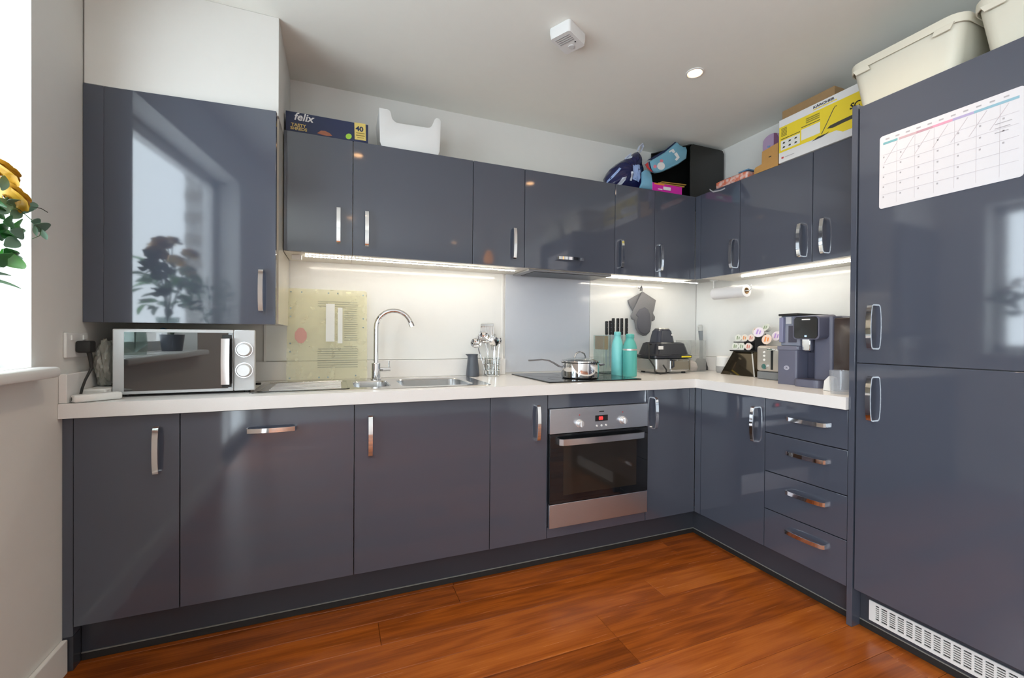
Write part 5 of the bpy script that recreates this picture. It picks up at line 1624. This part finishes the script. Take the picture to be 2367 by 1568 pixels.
def rose_mesh():
    bm = bm_new()
    for ring, (n, r, tilt, L_) in enumerate(((3, .006, .15, .030), (5, .010, .35, .036), (6, .013, .75, .040), (6, .014, 1.15, .040))):
        for k in range(n):
            a = 2 * PI * k / n + ring * .5
            grid = []
            for i in range(4):
                s_ = i / 3
                row = []
                for j in (-1, -.4, .4, 1):
                    wv = .019 * (1 + .25 * ring) * math.sin(PI * (.18 + .66 * s_)) * j
                    rr = r + L_ * s_ * math.sin(tilt * (1 + .5 * s_ * s_)) - .010 * (1 - abs(j)) * 0 + .006 * j * j * -1
                    zz = L_ * s_ * math.cos(tilt * (1 + .5 * s_ * s_)) + .003 * j * j
                    row.append(bm.verts.new((rr * math.cos(a) - wv * math.sin(a), rr * math.sin(a) + wv * math.cos(a), zz)))
                grid.append(row)
            for p_, q_ in zip(grid, grid[1:]):
                for k2 in range(3):
                    bm.faces.new((p_[k2], p_[k2 + 1], q_[k2 + 1], q_[k2]))
    return finish(bm, 'bloom', PET, 1.2)


RM = rose_mesh()
VX, VY, VZ = -.065, -1.17, WZ0
t = thing('vase', 'glass vase of flowers on the window sill', 'vase', (VX, VY, VZ))
ob('glass', lathe(bm_new(), [(0, VZ + .0006), (.045, VZ + .0006), (.05, VZ + .05), (.042, VZ + .13), (.052, VZ + .19), (.049, VZ + .19), (.039, VZ + .13), (.047, VZ + .05), (0, VZ + .008)], 28, (VX, VY)), thin_glass('vase_glass', (.85, .9, .88), film=(.3, .36, .32), filmfac=.25), t)
bq = thing('bouquet', 'bunch of yellow roses with green leaves on the window sill', 'flowers', (VX, VY, VZ + .02))
roses = [hx(-8, 400, .02), hx(18, 458, .02), Vector((-.06, -1.06, 1.58)), Vector((-.08, -1.17, 1.62)), Vector((.0, -1.25, 1.58)), Vector((-.09, -1.30, 1.55)), Vector((-.02, -1.12, 1.62)), Vector((-.05, -1.34, 1.50))]
ax = Vector((VX, VY, VZ + .17))
for q in roses:
    d = (q - ax).normalized()
    bm = tube(bm_new(), [Vector((VX, VY, VZ + .03)), ax, ax.lerp(q, .5) + Vector((0, 0, .015)), q], .0028, 6)
    st = ob('stem', bm, STEMG, bq)
    o = inst('bloom', RM, bq, q)
    o.rotation_euler = Vector((0, 0, 1)).rotation_difference(d).to_euler()
    o.scale = (.9,) * 3
def leaf(k, pos, d, roll=0, sc=1.0):
    o = inst('leaf', LM[k], bq, pos); aim(o, d, roll); o.scale = (sc,) * 3
# leaves seen in the photograph
P_ = lambda u, v, x: hx(u, v, x)
def seen(k, a, b, x, roll=.4):
    p0, p1 = P_(*a, x), P_(*b, x)
    L0 = (.085, .07, .10, .038)[k]
    o = inst('leaf', LM[k], bq, p0)
    xx = (p1 - p0).normalized(); zz = (CAM - p0).normalized(); zz = (zz - xx * zz.dot(xx)).normalized()
    o.rotation_euler = (Matrix((xx, zz.cross(xx), zz)).transposed() @ Matrix.Rotation(roll - .8, 3, 'X')).to_euler()
    o.scale = ((p1 - p0).length / L0,) * 3
seen(1, (20, 462), (88, 493), .03, 1.2)
seen(2, (10, 575), (48, 638), .04, 1.2)
seen(0, (-10, 590), (50, 612), .04, 1.0)
seen(0, (-5, 520), (40, 532), .02, 1.1)
seen(1, (25, 505), (50, 485), .03, .9)
seen(3, (78, 520), (122, 530), .05, 1.2)
seen(3, (80, 522), (84, 546), .05, 1.0)
seen(3, (96, 530), (108, 556), .05, 1.0)
seen(3, (72, 512), (100, 514), .05, 1.0)
seen(1, (4, 440), (14, 405), .04, 1.3)
bm = tube(bm_new(), [P_(15, 470, .03), P_(45, 485, .035), P_(72, 508, .045), P_(84, 521, .05), P_(95, 530, .05), P_(92, 545, .05), P_(75, 552, .05)], .0011, 5)
ob('sprig', bm, STEMG, bq)
bm = tube(bm_new(), [P_(60, 475, .03), P_(75, 478, .035), P_(95, 482, .04), P_(110, 491, .045)], .0012, 5)
ob('sprig', bm, mat('dark_stem', (.03, .03, .02), .6), bq)
random.seed(5)
for i in range(16):
    u_, v_ = random.uniform(-25, 34), random.uniform(470, 610)
    an = random.uniform(-.5, 1.0)
    seen(random.choice((0, 0, 1, 2)), (u_, v_), (u_ + 42 * math.cos(an), v_ + 42 * math.sin(an)), random.uniform(.0, .06), random.uniform(.4, 1.2))
random.seed(11)
for i in range(70):
    a = random.uniform(0, 2 * PI); e = random.uniform(-.5, .9); rr = random.uniform(.05, .17)
    p = ax + Vector((math.cos(a) * rr * .75 , math.sin(a) * rr, .14 + e * .16))
    if p.x < -.12: p.x = -.12
    leaf(random.choice((0, 0, 1, 2)), p, (math.cos(a) * .8, math.sin(a), random.uniform(-.6, .7)), random.uniform(-.6, .6), random.uniform(.7, 1.1))

# leafy pot plant further along the sill (mirrored in the glossy cupboard door)
px_, py_ = -.06, -1.68
t = thing('pot_plant', 'small leafy pot plant further along the window sill', 'plant', (px_, py_, VZ))
ob('pot', lathe(bm_new(), [(0, VZ + .0006), (.05, VZ + .0006), (.062, VZ + .10), (.056, VZ + .10), (.05, VZ + .085), (0, VZ + .085)], 24, (px_, py_)), SLATE, t)
bm = bm_new()
for i in range(9):
    a = 2 * PI * i / 9
    tube(bm, [(px_, py_, VZ + .085), (px_ + .04 * math.cos(a), py_ + .05 * math.sin(a), VZ + .20), (px_ + .075 * math.cos(a), py_ + .12 * math.sin(a), VZ + .33 + .06 * (i % 3))], .0025, 5)
ob('stems', bm, STEMG, t)
for i in range(80):
    a = random.uniform(0, 2 * PI); h = random.uniform(.14, .45); rr = .11 * math.sin(PI * min(1, (h - .05) / .45)) + .015
    o = inst('leaf', LM[3], t, (px_ + rr * math.cos(a) * .7, py_ + rr * math.sin(a), VZ + h))
    aim(o, (math.cos(a), math.sin(a), random.uniform(.1, .9))); o.scale = (1.3,) * 3
